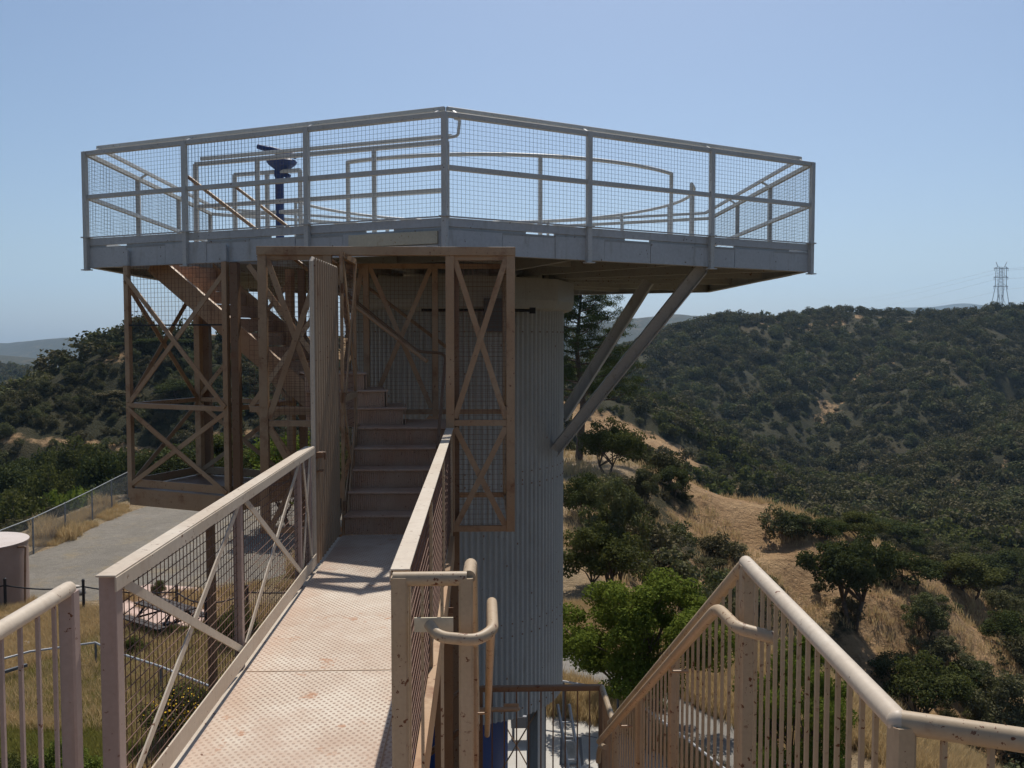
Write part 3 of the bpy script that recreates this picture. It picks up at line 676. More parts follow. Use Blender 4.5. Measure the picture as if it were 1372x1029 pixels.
# ---- brown stair enclosure frames ------------------------------------
def frame_panel(T, a, b, z0, z1, zmid=None, w_=0.09, mesh=(True, True), xs=(True, True), mat='brown', posts=(True, True), top=True, bot=True, step=0.052, midw=0.05):
    a, b = Vector((a[0], a[1], 0)), Vector((b[0], b[1], 0)); d = (b-a).normalized(); L = (b-a).length; nrm = Vector((-d.y, d.x, 0))
    if nrm.y > 0: nrm = -nrm
    for e, on in ((a, posts[0]), (b, posts[1])):
        if on: MB().bar((e.x, e.y, z0), (e.x, e.y, z1), w_, w_*0.9, up=tuple(nrm), ch=0.08).build('upright', mat, T)
    lv = [z0]+([zmid] if zmid is not None else [])+[z1]
    for i, z in enumerate(lv):
        if (i == 0 and not bot) or (i == len(lv)-1 and not top): continue
        MB().bar((a+d*w_*0.5)+Vector((0, 0, z+(0.03 if i == 0 else -0.03 if i == len(lv)-1 else 0))), (b-d*w_*0.5)+Vector((0, 0, z+(0.03 if i == 0 else -0.03 if i == len(lv)-1 else 0))), midw, 0.06).build('cross_beam', mat, T)
    for i in range(len(lv)-1):
        za, zb = lv[i]+0.05, lv[i+1]-0.05
        if xs[min(i, len(xs)-1)]:
            for k_, (p, q_) in enumerate((((a+d*0.05), (b-d*0.05)), ((b-d*0.05), (a+d*0.05)))):
                o_ = nrm*(0.012+0.014*k_)
                MB().bar(p+o_+Vector((0, 0, zb)), q_+o_+Vector((0, 0, za)), 0.012, 0.058, up=(d.x*0.01, d.y*0.01, 1)).build('diagonal_brace', mat, T)
        if mesh[min(i, len(mesh)-1)]:
            s = MB(); wires(s, a+d*0.04-nrm*0.02+Vector((0, 0, za-0.03)), tuple(d), (0, 0, 1), L-0.08, zb-za+0.06, step, 0.0032); s.build('mesh_panel', 'wire', T)
T = thing('stair_cage', 'rusty brown steel cage with crossed braces and mesh round the stair entrance', 'cage', (-0.9, 9.3, -2.0))
YC = 9.30; ZB = 0.92
XA, XB, XC_, XD = [PY(u, 450, YC).x for u in (353, 440, 603, 684)]
frame_panel(T, (XC_, YC), (XD, YC), -2.02, ZB-0.06, -0.88, 0.088)
frame_panel(T, (XA, YC), (XB, YC), -2.02, ZB-0.06, -0.88, 0.088, mesh=(True, True))
MB().box(((XA+XD)/2, YC-0.004, ZB-0.03), (XD-XA+0.10, 0.10, 0.088)).build('head_beam', 'brown', T, bevel=0.004)
# left side screen by the gate, right side screen, back wall
frame_panel(T, (-1.41, 9.13), (-1.40, 10.0), -1.95, ZB-0.05, -0.62, 0.034, step=0.06)
frame_panel(T, (XD, YC+0.08), (XD, YC+1.9), -2.02, ZB-0.06, -0.88, 0.08, mesh=(True, True))
bl, bm1, br = PY(447, 450, 11.2), PY(491, 450, 11.2), PY(583, 450, 11.2)
frame_panel(T, (bl.x, 11.2), (bm1.x, 11.2), -2.0, ZB, -0.92, 0.07, mesh=(False, True), posts=(True, True))
frame_panel(T, (bm1.x, 11.2), (br.x, 11.2), -2.0, ZB, -0.92, 0.07, mesh=(False, True), posts=(False, True))
frame_panel(T, (br.x, 11.2), (XD, 11.2), -2.0, ZB, -0.92, 0.07, mesh=(False, True), posts=(False, True), xs=(False, False))
for x in (XC_+0.02,):
    MB().bar((x+0.02, YC+0.09, -8.5), (x+0.02, YC+0.09, ZB-0.1), 0.10, 0.12, up=(0, 1, 0), ch=0.05).build('corner_column', 'brown_dark', T)
MB().bar((XB+0.05, YC+0.10, -8.5), (XB+0.05, YC+0.10, -2.05), 0.12, 0.12, up=(0, 1, 0), ch=0.05).build('corner_column', 'brown_dark', T)
# beams behind the left front wing
MB().bar((XA, YC+0.3, -0.78), (XB, YC+0.3, -0.78), 0.05, 0.07).build('cross_beam', 'brown', T)

# ---- entry stair -----------------------------------------------------
T = thing('entry_stairs', 'ribbed steel steps rising from the walkway and turning left inside the cage', 'stairs', (-0.9, 9.06, -2.0))
def tread(x0, x1, y, z, run=0.25, rise=0.2, name='tread'):
    """folded tread: rounded nose, ribbed riser"""
    s = MB(); nz = 0.022
    s.box(((x0+x1)/2, y+run/2+0.01, z-0.006), (x1-x0, run+0.02, 0.012))
    s.tube([(x0, y+0.004, z-0.014), (x1, y+0.004, z-0.014)], 0.015, 8)
    n = int((x1-x0)/0.021)
    n0 = len(s.v)
    for i in range(n*2+1):
        x = x0+(x1-x0)*i/(n*2); yy = y+(0.012 if i % 2 else 0.020)
        s.v += [(x, yy, z-0.02), (x, yy, z-rise)]
    for i in range(n*2): a = n0+2*i; s.f.append((a, a+1, a+3, a+2))
    return s.build(name, 'tread', T)
for k in range(1, 5): tread(XL+0.02, XR-0.03, 9.06+(k-1)*0.25, -2+0.2*k)
s = MB(); tread(XL+0.02, XR-0.03, 10.06, -1.0)
MB().box(((XL+XR)/2-0.3, 10.06+0.25+0.4, -1.012), (1.75, 0.80, 0.014)).build('landing_plate', 'tread', T)
def winder(k, u):
    x1 = PY(u, 520, 10.5).x; z = -0.8+0.2*k; piv = Vector((-2.0, 10.26-0.02*k, 0)); an_ = R(5+6*k); d = Vector((math.cos(an_), math.sin(an_), 0)); n_ = Vector((-d.y, d.x, 0))
    L = (x1+2.0)/d.x; s = MB()
    def q(a, b_, zz): v_ = piv+d*a+n_*b_; return (v_.x, v_.y, zz)
    s.bar(q(0, 0.37, z-0.006), q(L-0.03, 0.37, z-0.006), 0.74, 0.012); s.tube([q(0, 0, z-0.014), q(L-0.03, 0, z-0.014), q(L, 0.03, z-0.014), q(L, 0.70, z-0.014)], 0.014, 8)
    n = int(L/0.022); n0 = len(s.v)
    for i_ in range(2*n+1):
        yy = 0.012 if i_ % 2 else 0.020; s.v += [q((L-0.03)*i_/(2*n), yy, z-0.02), q((L-0.03)*i_/(2*n), yy, z-0.2)]
    for i_ in range(2*n): a = n0+2*i_; s.f.append((a, a+1, a+3, a+2))
    s.bar(q(L-0.006, 0.03, z-0.11), q(L-0.006, 0.70, z-0.11), 0.01, 0.18); s.build('winder_tread', 'tread', T)
for k, u in enumerate((545, 520, 493)): winder(k, u)
for x in (XL-0.0, XR-0.005):
    s = MB(); s.poly([(x, 9.04, -2.2), (x, 10.1, -1.35), (x, 10.35, -1.35), (x, 10.35, -0.98), (x, 10.02, -0.98), (x, 9.04, -1.78)], (0.012, 0, 0)); s.build('stringer', 'brown', T)
s = MB(); s.tube(arcpath([PY(586, 600, 9.5), PY(597, 478, 10.4), PY(590, 473, 10.7), PY(560, 471, 10.9), PY(470, 398, 11.05), PY(440, 372, 11.1)], 0.08), 0.018, 10); s.build('handrail', 'brown_dark', T, True)

# ---- main flight up to the deck -----------------------------------------
S0 = Vector((-0.25, 10.35, 0)); DS = Vector((DL[0], DL[1], 0)); NS = Vector((-DL[1], DL[0], 0))
if NS.y < 0: NS = -NS
sa = on_line(207, S0[:2], DL, v=352); sb_ = on_line(452, S0[:2], DL, v=566)
T = thing('upper_stairs', 'brown steel stair flight climbing left under the deck', 'stairs', tuple(sb_))
for k, off in enumerate((0.0, 1.0)):
    MB().bar(sb_+NS*off, sa+NS*off, 0.045, 0.27).build('stringer', 'brown', T)
Ls = (sa-sb_).length; nt_ = 11
for k in range(nt_):
    f_ = (k+0.7)/nt_; c = sb_+(sa-sb_)*f_+Vector((0, 0, 0.03)); s = MB()
    s.bar(c+NS*0.03, c+NS*0.97, 0.25, 0.03, up=(0, 0, 1)); rz = c-DS*0.13
    s.bar(rz+NS*0.03+Vector((0, 0, -0.075)), rz+NS*0.97+Vector((0, 0, -0.075)), 0.02, 0.15)
    s.build('tread', 'tread', T)
ha = on_line(256, S0[:2], DL, v=237); hb_ = on_line(341, S0[:2], DL, v=304); dirn = (hb_-ha)
s = MB(); s.tube([ha, hb_, hb_+dirn*2.4], 0.024, 10); s.build('handrail', 'brown', T, True)
s = MB(); s.tube([ha+NS*0.95, hb_+NS*0.95+dirn*2.3], 0.022, 10); s.build('handrail', 'brown', T, True)

# ---- brown scaffold tower on the left -----------------------------------
Pf = (HEX[0][0]+NL[0]*0.05, HEX[0][1]+NL[1]*0.05)
fl = on_line(172, Pf, DL, 0); fr = on_line(303, Pf, DL, 0); fr2 = on_line(316, Pf, DL, 0)
back = NS*1.28
T = thing('stair_scaffold', 'tall brown braced steel scaffold hanging under the left side of the deck', 'scaffold', (fl.x, fl.y, -2.1))
bl_, br_ = fl+back, fr+back
for p in (fl, fr): MB().bar((p.x, p.y, ZF+0.01), (p.x, p.y, 1.14), 0.06, 0.03, up=tuple(NS)).build('hanger_plate', 'grey', T)
for p, z1, w_ in ((fl, ZF, 0.075), (fr, ZF, 0.075), (bl_, ZF, 0.10), (br_, ZF, 0.10)):
    MB().bar((p.x, p.y, -2.1), (p.x, p.y, z1), w_, w_*0.8, up=tuple(NS), ch=0.06).build('upright', 'brown', T)
for p in (fr2-Vector((0.02, 0, 0)), br_+Vector((0.15, 0, 0)), bl_+Vector((0.1, 0, 0))):
    s = MB(); s.bar((p.x, p.y+0.08, -8.5), (p.x, p.y+0.08, ZF-0.01), 0.09, 0.14, up=(0, 1, 0)); s.build('column', 'brown_dark', T)
def girt(a, b, z, h=0.07, w_=0.06, m_='brown', nm='cross_beam'): MB().bar((a.x, a.y, z), (b.x, b.y, z), w_, h).build(nm, m_, T)
for a, b in ((fl, fr), (bl_, br_), (fl, bl_), (fr, br_)):
    girt(a, b, -0.88, 0.06, 0.055)
for a, b in ((fl, fr), (bl_, br_), (fl, bl_), (fr, br_)):
    girt(a, b, -2.08, 0.22, 0.07, nm='base_beam'); girt(a, b, -1.9, 0.10, 0.02)
s = MB(); s.poly([(p.x, p.y, -1.985) for p in (fl, fr, br_, bl_)], (0, 0, 0.012)); s.build('base_plate', 'brown_dark', T)
for a, b, top in ((fl, fr, 0.80), (bl_, br_, 0.75), (fl, bl_, 0.75)):
    for z0, z1 in ((-0.86, top), (-1.93, -0.92)):
        for k_, (za, zb) in enumerate(((z0, z1), (z1, z0))):
            o_ = -NS*(0.02+0.02*k_)
            MB().bar(a+o_+Vector((0, 0, za)), b+o_+Vector((0, 0, zb)), 0.014, 0.06, up=(0, 0, 1)).build('diagonal_brace', 'brown', T)
for a, b in ((fl, fr),):
    s = MB(); wires(s, a+Vector((0, 0, 0.17)), tuple((b-a).normalized()), (0, 0, 1), (b-a).length, 0.76, 0.058, 0.0032); s.build('mesh_panel', 'wire', T)
    girt(a-NS*0.01, b-NS*0.01, 0.165, 0.02, 0.02, 'black')
s = MB(); e_ = fr2+Vector((0.16, 0.02, 0)); g_ = PY(470, 450, 11.0); g_.z = 0
wires(s, e_+Vector((0, 0, -0.85)), tuple((g_-e_).normalized()), (0, 0, 1), (g_-e_).length, 1.75, 0.058, 0.0032); s.build('mesh_panel', 'wire', T)
girt(e_, g_, -0.88, 0.07)
for k_, (za, zb) in enumerate(((-0.86, 0.9), (0.9, -0.86))):
    MB().bar(e_+Vector((0, 0, za)), g_+Vector((0, 0, zb)), 0.014, 0.06, up=(0, 0, 1)).build('diagonal_brace', 'brown', T)
MB().bar(e_+Vector((0.1, 0, -0.9)), g_+Vector((0, 0, -2.6)), 0.014, 0.07, up=(0, 0, 1)).build('diagonal_brace', 'brown', T)
# ---- near landing, its railings and the descending stair ------------------
T = thing('landing_platform', 'steel landing from which the walkway and the lower stairs start', 'platform', (-0.25, 1.5, -2.0))
s = MB(); s.box((-0.25, 1.45, -2.01), (2.7, 3.98, 0.014)); s.build('deck_plate', 'deckplate', T)
for y in (-0.52, 3.43): MB().box((-0.25, y, -2.13), (2.7, 0.05, 0.22)).build('edge_beam', 'tan', T)
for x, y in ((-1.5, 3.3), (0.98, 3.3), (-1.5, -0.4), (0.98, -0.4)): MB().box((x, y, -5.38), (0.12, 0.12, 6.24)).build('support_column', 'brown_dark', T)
def baluster_mesh():
    s = MB(); s.bar((0, 0, 0), (0, 0, 1), 0.0125, 0.0125, up=(0, 1, 0)); me = bpy.data.meshes.new('baluster'); me.from_pydata(s.v, [], s.f); me.materials.append(None); return me
_bal = {}
def baluster(T, x, y, z0, z1, mat):
    if mat not in _bal:
        me = baluster_mesh(); me.materials[0] = M[mat]; _bal[mat] = me
    o = bpy.data.objects.new('baluster', _bal[mat]); C.objects.link(o); o.parent = T
    o.matrix_parent_inverse = Matrix.Translation(-T.location); o.location = (x, y, z0); o.scale = (1, 1, z1-z0)
RR_ = 0.0265
# left landing railing
T = thing('landing_railing', 'mauve tubular railing at the left edge of the picture', 'railing', (-1.535, 3.34, -2.0))
MB().tube([(-1.535, -0.5, -0.93), (-1.535, 3.33, -0.93), (-1.535, 3.345, -0.9305), (-1.535, 3.356, -0.932), (-1.535, 3.364, -0.935)], [0.028, 0.028, 0.026, 0.019, 0.006], 18).build('top_rail', 'pink', T, True)
MB().bar((-1.535, 3.34, -2), (-1.535, 3.34, -0.94), 0.058, 0.058, up=(0, 1, 0), ch=0.25).build('post', 'mauve', T)
MB().tube([(-1.535, -0.5, -1.92), (-1.535, 3.34, -1.92)], 0.02, 10).build('bottom_rail', 'mauve', T, True)
for k in range(1, 22): baluster(T, -1.535, 3.34-0.118*k, -1.92, -0.94, 'mauve')
# post frame at the head of the stair
T = thing('stair_head_railing', 'rust-chipped tubular post frame and rail in front of the walkway cap', 'railing', (-0.32, 3.45, -2.0))
MB().bar((-0.318, 3.45, -2), (-0.318, 3.45, -0.925), 0.066, 0.06, up=(0, 1, 0), ch=0.3).build('post', 'tan', T)
MB().tube(arcpath([(-0.345, 3.45, -0.935), (-0.058, 3.45, -0.935)], 0.05), 0.028, 16).build('top_rail', 'tan', T, True)
MB().bar((-0.062, 3.45, -2.3), (-0.062, 3.45, -0.93), 0.056, 0.056, up=(0, 1, 0), ch=0.3).build('post', 'tan', T)
for x in (-0.232, -0.155): baluster(T, x, 3.45, -2.0, -0.94, 'tan')
SL = 0.615; YS = 3.66; YE = 7.45; Zr = -0.93; zE = Zr-SL*(YE-YS)
MB().tube(arcpath([(-0.05, 3.45, -0.93), (-0.045, YS+0.02, Zr), (-0.045, YE, zE)], 0.07), RR_, 14).build('descending_rail', 'tan', T, True)
for y in (4.95, 6.1, 7.3):
    MB().bar((-0.05, y, Zr-SL*(y-YS)-1.2), (-0.05, y, Zr-SL*(y-YS)), 0.05, 0.05, up=(0, 1, 0), ch=0.2).build('post', 'tan', T)
y = YS+0.1
while y < YE:
    baluster(T, -0.05, y, Zr-SL*(y-YS)-1.0, Zr-SL*(y-YS), 'tan'); y += 0.115
MB().box((-0.185, 3.40, -1.10), (0.15, 0.008, 0.055)).build('bracket_plate', 'cream', T)
hr = MB().tube(arcpath([(-0.20, 3.37, -1.09), (-0.16, 3.30, -1.115), (-0.02, 3.27, -1.12), (0.042, 3.34, -1.105), (0.042, YS+0.05, -1.10), (0.042, YE-0.2, -1.10-SL*(YE-YS-0.25))], 0.06), 0.022, 14).build('grab_rail', 'tan', T, True)
for k in range(2):
    y = YS+0.5+k*1.9; z = -1.10-SL*(y-YS)+0.02; MB().tube([(-0.04, y, z-0.03), (0.03, y, z-0.03), (0.042, y, z)], 0.009, 8).build('bracket', 'brown', hr)
# right railing: level part, peak, descending part
T = thing('right_stair_railing', 'sunlit chipped tan tube railing peaking at the right and dropping both ways', 'railing', (1.09, 3.62, -2.0))
XRR = 1.095
PR = PZ(1204, 967, -0.93); PE = PZ(1372, 992, -0.93); PE = PR+(PE-PR)*3.5
MB().tube([tuple(PE), tuple(PR)], 0.0285, 18).build('top_rail', 'tan', T, True)
MB().tube([tuple(PR), (XRR, 3.64, -0.93)], 0.0285, 18).build('top_rail', 'pink', T, True)
MB().lathe([(0.0291*math.sin(math.pi*i/10)+1e-4, 0.0291*math.cos(math.pi*i/10)) for i in range(11)], tuple(PR), 24).build('rail_joint', 'pink', T, True)
MB().tube([(XRR, 3.63, -0.93), (XRR, YE, Zr-SL*(YE-3.63))], 0.0275, 16).build('descending_rail', 'tan', T, True)
MB().lathe([(0.0288*math.sin(math.pi*i/10)+1e-4, 0.0288*math.cos(math.pi*i/10)) for i in range(11)], (XRR, 3.635, -0.93), 24).build('rail_joint', 'pink', T, True)
for x, y in ((XRR-0.005, 3.60), (PR.x+0.003, PR.y-0.01)):
    MB().bar((x, y, -2.2), (x, y, -0.932), 0.055, 0.055, up=(0, 1, 0), ch=0.3).build('post', 'tan', T)
y = 3.46
while y > PR.y+0.06:
    baluster(T, PR.x+(y-PR.y)*(XRR-PR.x)/(3.64-PR.y), y, -1.93, -0.94, 'tan'); y -= 0.094
d_ = (PE-PR).normalized()
for k in range(1, 16):
    p = PR+d_*(0.10*k); baluster(T, p.x, p.y, -1.93, -0.94, 'tan')
MB().tube([(PR.x, PR.y, -1.93), (XRR, 3.6, -1.93)], 0.016, 8).build('bottom_rail', 'tan', T, True)
for y in (4.98, 6.06, 7.2):
    z = Zr-SL*(y-3.63); MB().bar((XRR, y, z-1.25), (XRR, y, z), 0.055, 0.055, up=(0, 1, 0), ch=0.2).build('post', 'tan', T)
y = 3.75
while y < YE:
    z = Zr-SL*(y-3.63); baluster(T, XRR, y, z-1.02, z, 'tan'); y += 0.113
MB().bar((XRR, 3.63, Zr-1.04), (XRR, YE, Zr-1.04-SL*(YE-3.63)), 0.03, 0.03).build('bottom_rail', 'tan', T)
hr = MB().tube(arcpath([(1.10, 3.27, -1.125), (1.07, 3.27, -1.115), (0.975, 3.33, -1.105), (0.985, 3.66, -1.125), (0.985, YE-0.1, -1.125-SL*(YE-3.76))], 0.09, 6), 0.024, 16).build('grab_rail', 'tan', T, True)
for k in range(2):
    y = 4.6+k*1.7; z = -1.125-SL*(y-3.66); MB().tube([(XRR-0.01, y, z-0.05), (1.0, y, z-0.05), (0.985, y, z-0.01)], 0.009, 8).build('bracket', 'brown', hr)
# descending stair
T = thing('lower_stairs', 'steel stairs dropping from the near landing towards the tower foot', 'stairs', (0.52, 3.45, -2.0))
nS = 12
for k in range(nS):
    y = 3.47+0.325*k; z = -2.0-0.2*(k+1); s = MB(); s.box((0.52, y+0.17, z-0.008), (1.06, 0.33, 0.016)); s.box((0.52, y+0.01, z+0.09), (1.06, 0.012, 0.18)); s.build('tread', 'tread', T)
for x in (-0.04, 1.10):
    s = MB(); s.bar((x, 3.46, -2.12), (x, 7.4, -4.50), 0.02, 0.26); s.build('stringer', 'tan', T)
s = MB(); s.box((0.52, 7.85, -4.41), (1.2, 0.9, 0.016)); s.build('landing_plate', 'tread', T)
for x, y in ((-0.02, 8.2), (1.08, 8.2), (1.08, 7.5)): MB().box((x, y, -6.46), (0.1, 0.1, 4.08)).build('support_column', 'brown_dark', T)
# lower landing guard
T = thing('lower_landing_railing', 'dark brown railing across the lower stair landing in front of the tower', 'railing', (1.12, 8.22, -4.4))
zg = -3.275
MB().bar((-0.02, 8.22, zg), (1.13, 8.22, zg), 0.05, 0.05, ch=0.2).build('top_rail', 'brown_dark', T)
MB().tube(arcpath([(1.125, 8.22, zg), (1.125, 7.5, zg-0.01)], 0.03), 0.027, 12).build('side_rail', 'tan', T, True)
MB().tube([(-0.02, 8.14, -3.44), (0.32, 8.14, -3.44), (0.34, 8.20, -3.46)], 0.022, 10).build('grab_rail', 'brown', T, True)
MB().box((0.27, 8.15, -3.42), (0.14, 0.012, 0.06)).build('bracket_plate', 'brown', T)
for x in (-0.02, 1.125): MB().bar((x, 8.22, -4.45), (x, 8.22, zg), 0.055, 0.055, up=(0, 1, 0)).build('post', 'brown_dark', T)
for k in range(1, 10): baluster(T, -0.02+1.145*k/10, 8.22, -4.35, zg, 'brown_dark')
for k in range(1, 7): baluster(T, 1.125, 8.22-0.105*k, -4.35, zg, 'brown')
MB().tube(arcpath([(1.03, 7.3, -3.42), (1.03, 7.55, -3.52), (1.02, 7.62, -3.60), (1.02, 7.66, -3.72)], 0.05), 0.022, 10).build('handrail_return', 'tan', T, True)
# last flight, turning left beneath the walkway
T = thing('bottom_stairs', 'dark stair flight dropping left below the walkway with twin tube handrails', 'stairs', (-0.05, 7.85, -4.4))
n2 = 20
for k in range(n2):
    x = -0.10-0.28*k; z = -4.4-0.2*(k+1)
    MB().box((x-0.14, 7.85, z-0.008), (0.29, 0.84, 0.016)).build('tread', 'tread', T)
for y in (7.42, 8.28):
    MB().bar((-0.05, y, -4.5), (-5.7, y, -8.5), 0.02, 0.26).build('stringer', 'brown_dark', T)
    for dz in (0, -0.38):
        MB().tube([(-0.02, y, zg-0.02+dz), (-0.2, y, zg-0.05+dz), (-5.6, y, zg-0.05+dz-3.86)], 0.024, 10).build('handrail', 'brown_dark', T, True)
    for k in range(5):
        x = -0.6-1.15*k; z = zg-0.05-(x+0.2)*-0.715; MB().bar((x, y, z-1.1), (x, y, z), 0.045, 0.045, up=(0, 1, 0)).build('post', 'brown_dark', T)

# ================================================================== GROUNDS
GZ = -8.5
def sheet(name, uvs, lift, mat, label, sub=0):
    s = MB(); s.poly([(PZ(u, v, GZ)[0], PZ(u, v, GZ)[1], GZ+lift) for u, v in uvs])
    # make sure it faces up
    o = s.build(name, mat); 
    if o.data.polygons[0].normal.z < 0: o.data.flip_normals()
    tag(o, label, None, None, 'structure'); return o
m, t, b = newmat('grey_gravel', 0.95); M['gravel'] = m; p = geo_pos(t)
c = mix(t, ramp(t, noise(t, p, 0.5, 6, 0.65), [(0.35, 0.0), (0.65, 1.0)]), (0.31, 0.275, 0.225), (0.24, 0.21, 0.17))
c = mix(t, ramp(t, noise(t, p, 22, 4, 0.7), [(0.35, 0.35), (0.65, 0.0)]), c, (0.10, 0.09, 0.075))
c = mix(t, ramp(t, noise(t, p, 0.9, 7, 0.75), [(0.52, 0.0), (0.66, 0.75)]), c, (0.31, 0.24, 0.14))
c = mix(t, ramp(t, noise(t, p, 3.2, 7, 0.8), [(0.42, 0.0), (0.70, 0.6)]), c, (0.13, 0.115, 0.09))
t.links.new(c, b.inputs['Base Color']); bump(t, b, noise(t, p, 9, 8, 0.85), 1.0, 0.09)
m, t, b = newmat('old_asphalt', 0.9); M['asphalt'] = m; p = geo_pos(t)
c = mix(t, ramp(t, noise(t, p, 0.8, 6, 0.65), [(0.35, 0.0), (0.65, 1.0)]), (0.235, 0.22, 0.195), (0.18, 0.165, 0.145))
c = mix(t, ramp(t, noise(t, p, 26, 4, 0.7), [(0.4, 0.35), (0.65, 0.0)]), c, (0.08, 0.075, 0.07))
t.links.new(c, b.inputs['Base Color']); bump(t, b, noise(t, p, 40, 4, 0.7), 0.4, 0.01)
up = [(-60, 790), (0, 757), (40, 744), (75, 732), (105, 717), (140, 700), (180, 684), (225, 669), (290, 655), (380, 648), (470, 642)]
lo = [(470, 700), (430, 735), (380, 770), (330, 785), (270, 792), (180, 800), (110, 806), (30, 806), (-60, 830)]
sheet('gravel_road', up+lo, 0.004, 'gravel', 'grey gravel road crossing behind the picnic area')
sheet('picnic_slab', [(150, 800), (196, 783), (262, 787), (300, 800), (292, 838), (262, 846), (205, 846), (150, 835)], 0.008, 'pinkslab', 'pinkish slab under the picnic table')
sheet('service_path', [(740, 868), (775, 872), (810, 888), (850, 905), (900, 925), (960, 958), (1040, 1002), (1100, 1045), (1010, 1100), (960, 1040), (900, 1000), (860, 970), (820, 938), (780, 922), (740, 914)], 0.004, 'asphalt', 'grey path curving past the tower foot')
sheet('concrete_pad', [(430, 1100), (470, 1010), (560, 968), (700, 955), (752, 960), (795, 967), (845, 985), (900, 1020), (960, 1090), (960, 1250), (430, 1250)], 0.008, 'concrete', 'pale concrete pad below the tower')
s = MB(); a_ = PZ(742, 979, GZ); b_ = PZ(800, 989, GZ); s.bar((a_.x, a_.y, GZ+0.009), (b_.x, b_.y, GZ+0.009), 0.03, 0.006)
o = s.build('pad_joint', 'slate'); tag(o, None, None, None, 'structure')

# chain link fence
T = thing('chain_link_fence', 'long chain-link fence along the brushy left edge of the gravel yard', 'fence', (-19, 35, GZ))
fp = [PZ(u, v, GZ) for u, v in ((-60, 792), (-5, 765), (45, 742), (88, 718), (124, 697), (150, 681), (172, 668))]
for i, p in enumerate(fp): MB().tube([(p.x, p.y, GZ-0.1), (p.x, p.y, GZ+1.45)], 0.035, 8).build('post', 'chain', T, True)
for a_, b_ in zip(fp[:-1], fp[1:]):
    MB().tube([(a_.x, a_.y, GZ+1.42), (b_.x, b_.y, GZ+1.42)], 0.022, 8).build('top_rail', 'chain', T, True)
    s = MB(); d = Vector((b_.x-a_.x, b_.y-a_.y, 0)); L = d.length; d.normalize(); st = 0.11
    n_ = int(L/st)
    for i in range(-13, n_):
        x0 = i*st; x1 = x0+1.38
        for sg in (0, 1):
            za, zb = (0.03, 1.41) if sg == 0 else (1.41, 0.03); ua, ub = x0, x1; zA, zB = za, zb
            if ub <= 0 or ua >= L: continue
            if ua < 0: f_ = (0-ua)/(ub-ua); zA = za+(zb-za)*f_; ua = 0
            if ub > L: f_ = (L-x0)/(x1-x0); zB = za+(zb-za)*f_; ub = L
            s.bar((a_.x+d.x*ua, a_.y+d.y*ua, GZ+zA), (a_.x+d.x*ub, a_.y+d.y*ub, GZ+zB), 0.0042, 0.0042)
    s.build('mesh_panel', 'chain', T)

# cable fence
T = thing('cable_fence', 'low black cable fence edging the gravel road by the picnic table', 'fence', (-12, 27.4, GZ))
cf = [(-16.2, 27.8), (-14.6, 27.6), (-12.15, 27.4), (-9.1, 26.7), (-7.9, 25.6), (-7.0, 26.6), (-4.5, 27.2)]
cp = [(x, y) for x, y in cf]
for x, y in cp:
    s = MB(); s.tube([(x, y, GZ), (x, y, GZ+1.12)], 0.045, 8); s.lathe([(0.05, 1.10), (0.05, 1.14), (0.001, 1.18)], (x, y, GZ), 8); s.build('post', 'black', T)
for (x0, y0), (x1, y1) in zip(cp[:-1], cp[1:]):
    MB().tube([(x0+(x1-x0)*i/8, y0+(y1-y0)*i/8, GZ+0.93-0.10*math.sin(math.pi*i/8)) for i in range(9)], 0.022, 6).build('cable', 'black', T)

# picnic table
tc = PZ(222, 846, GZ)
T = thing('picnic_table', 'dark picnic table with benches on the pinkish slab', 'picnic table', (tc.x, tc.y, GZ))
an = R(-38); ca, sa_ = math.cos(an), math.sin(an)
def tl(x, y, z): return (tc.x+x*ca-y*sa_, tc.y+x*sa_+y*ca, GZ+z)
s = MB()
for k in range(5): s.bar(tl(-0.95, -0.32+0.16*k, 0.76), tl(0.95, -0.32+0.16*k, 0.76), 0.14, 0.04)
s.build('tabletop', 'darkwood', T)
for yy in (-0.72, 0.72):
    s = MB()
    for k in (-1, 1): s.bar(tl(-0.95, yy+0.075*k, 0.45), tl(0.95, yy+0.075*k, 0.45), 0.13, 0.04)
    s.build('bench', 'darkwood', T)
for xx in (-0.65, 0.65):
    s = MB(); s.tube([tl(xx, -0.85, 0.02), tl(xx, -0.22, 0.72)], 0.035, 8); s.tube([tl(xx, 0.85, 0.02), tl(xx, 0.22, 0.72)], 0.035, 8)
    s.tube([tl(xx, -0.8, 0.42), tl(xx, 0.8, 0.42)], 0.03, 8); s.tube([tl(xx, -0.35, 0.73), tl(xx, 0.35, 0.73)], 0.03, 8); s.build('leg_frame', 'black', T)

# water tank
tx, ty = PZ(30, 814, GZ).x-1.42, PZ(30, 814, GZ).y+0.2
T = thing('water_tank', 'round brown steel water tank with pale lid at the left edge', 'tank', (tx, ty, GZ))
MB().lathe([(1.40, 0.0), (1.40, 2.02), (1.44, 2.03), (1.44, 2.07)], (tx, ty, GZ), 48).build('shell', 'tank', T, True)
MB().lathe([(1.435, 2.072), (1.36, 2.078), (0.9, 2.13), (0.001, 2.20)], (tx, ty, GZ), 48).build('lid', 'tanktop', T, True)
s = MB(); s.lathe([(0.32, 2.12), (0.32, 2.24), (0.001, 2.27)], (tx+0.35, ty-0.6, GZ), 20); s.build('hatch', 'tank', T, True)
s = MB(); s.tube(arcpath([(tx+1.38, ty-0.3, GZ+1.95), (tx+1.62, ty-0.3, GZ+1.97), (tx+1.60, ty-0.3, GZ+1.6), (tx+1.55, ty-0.3, GZ+0.02)], 0.05), 0.03, 8); s.build('overflow_pipe', 'brown_dark', T, True)
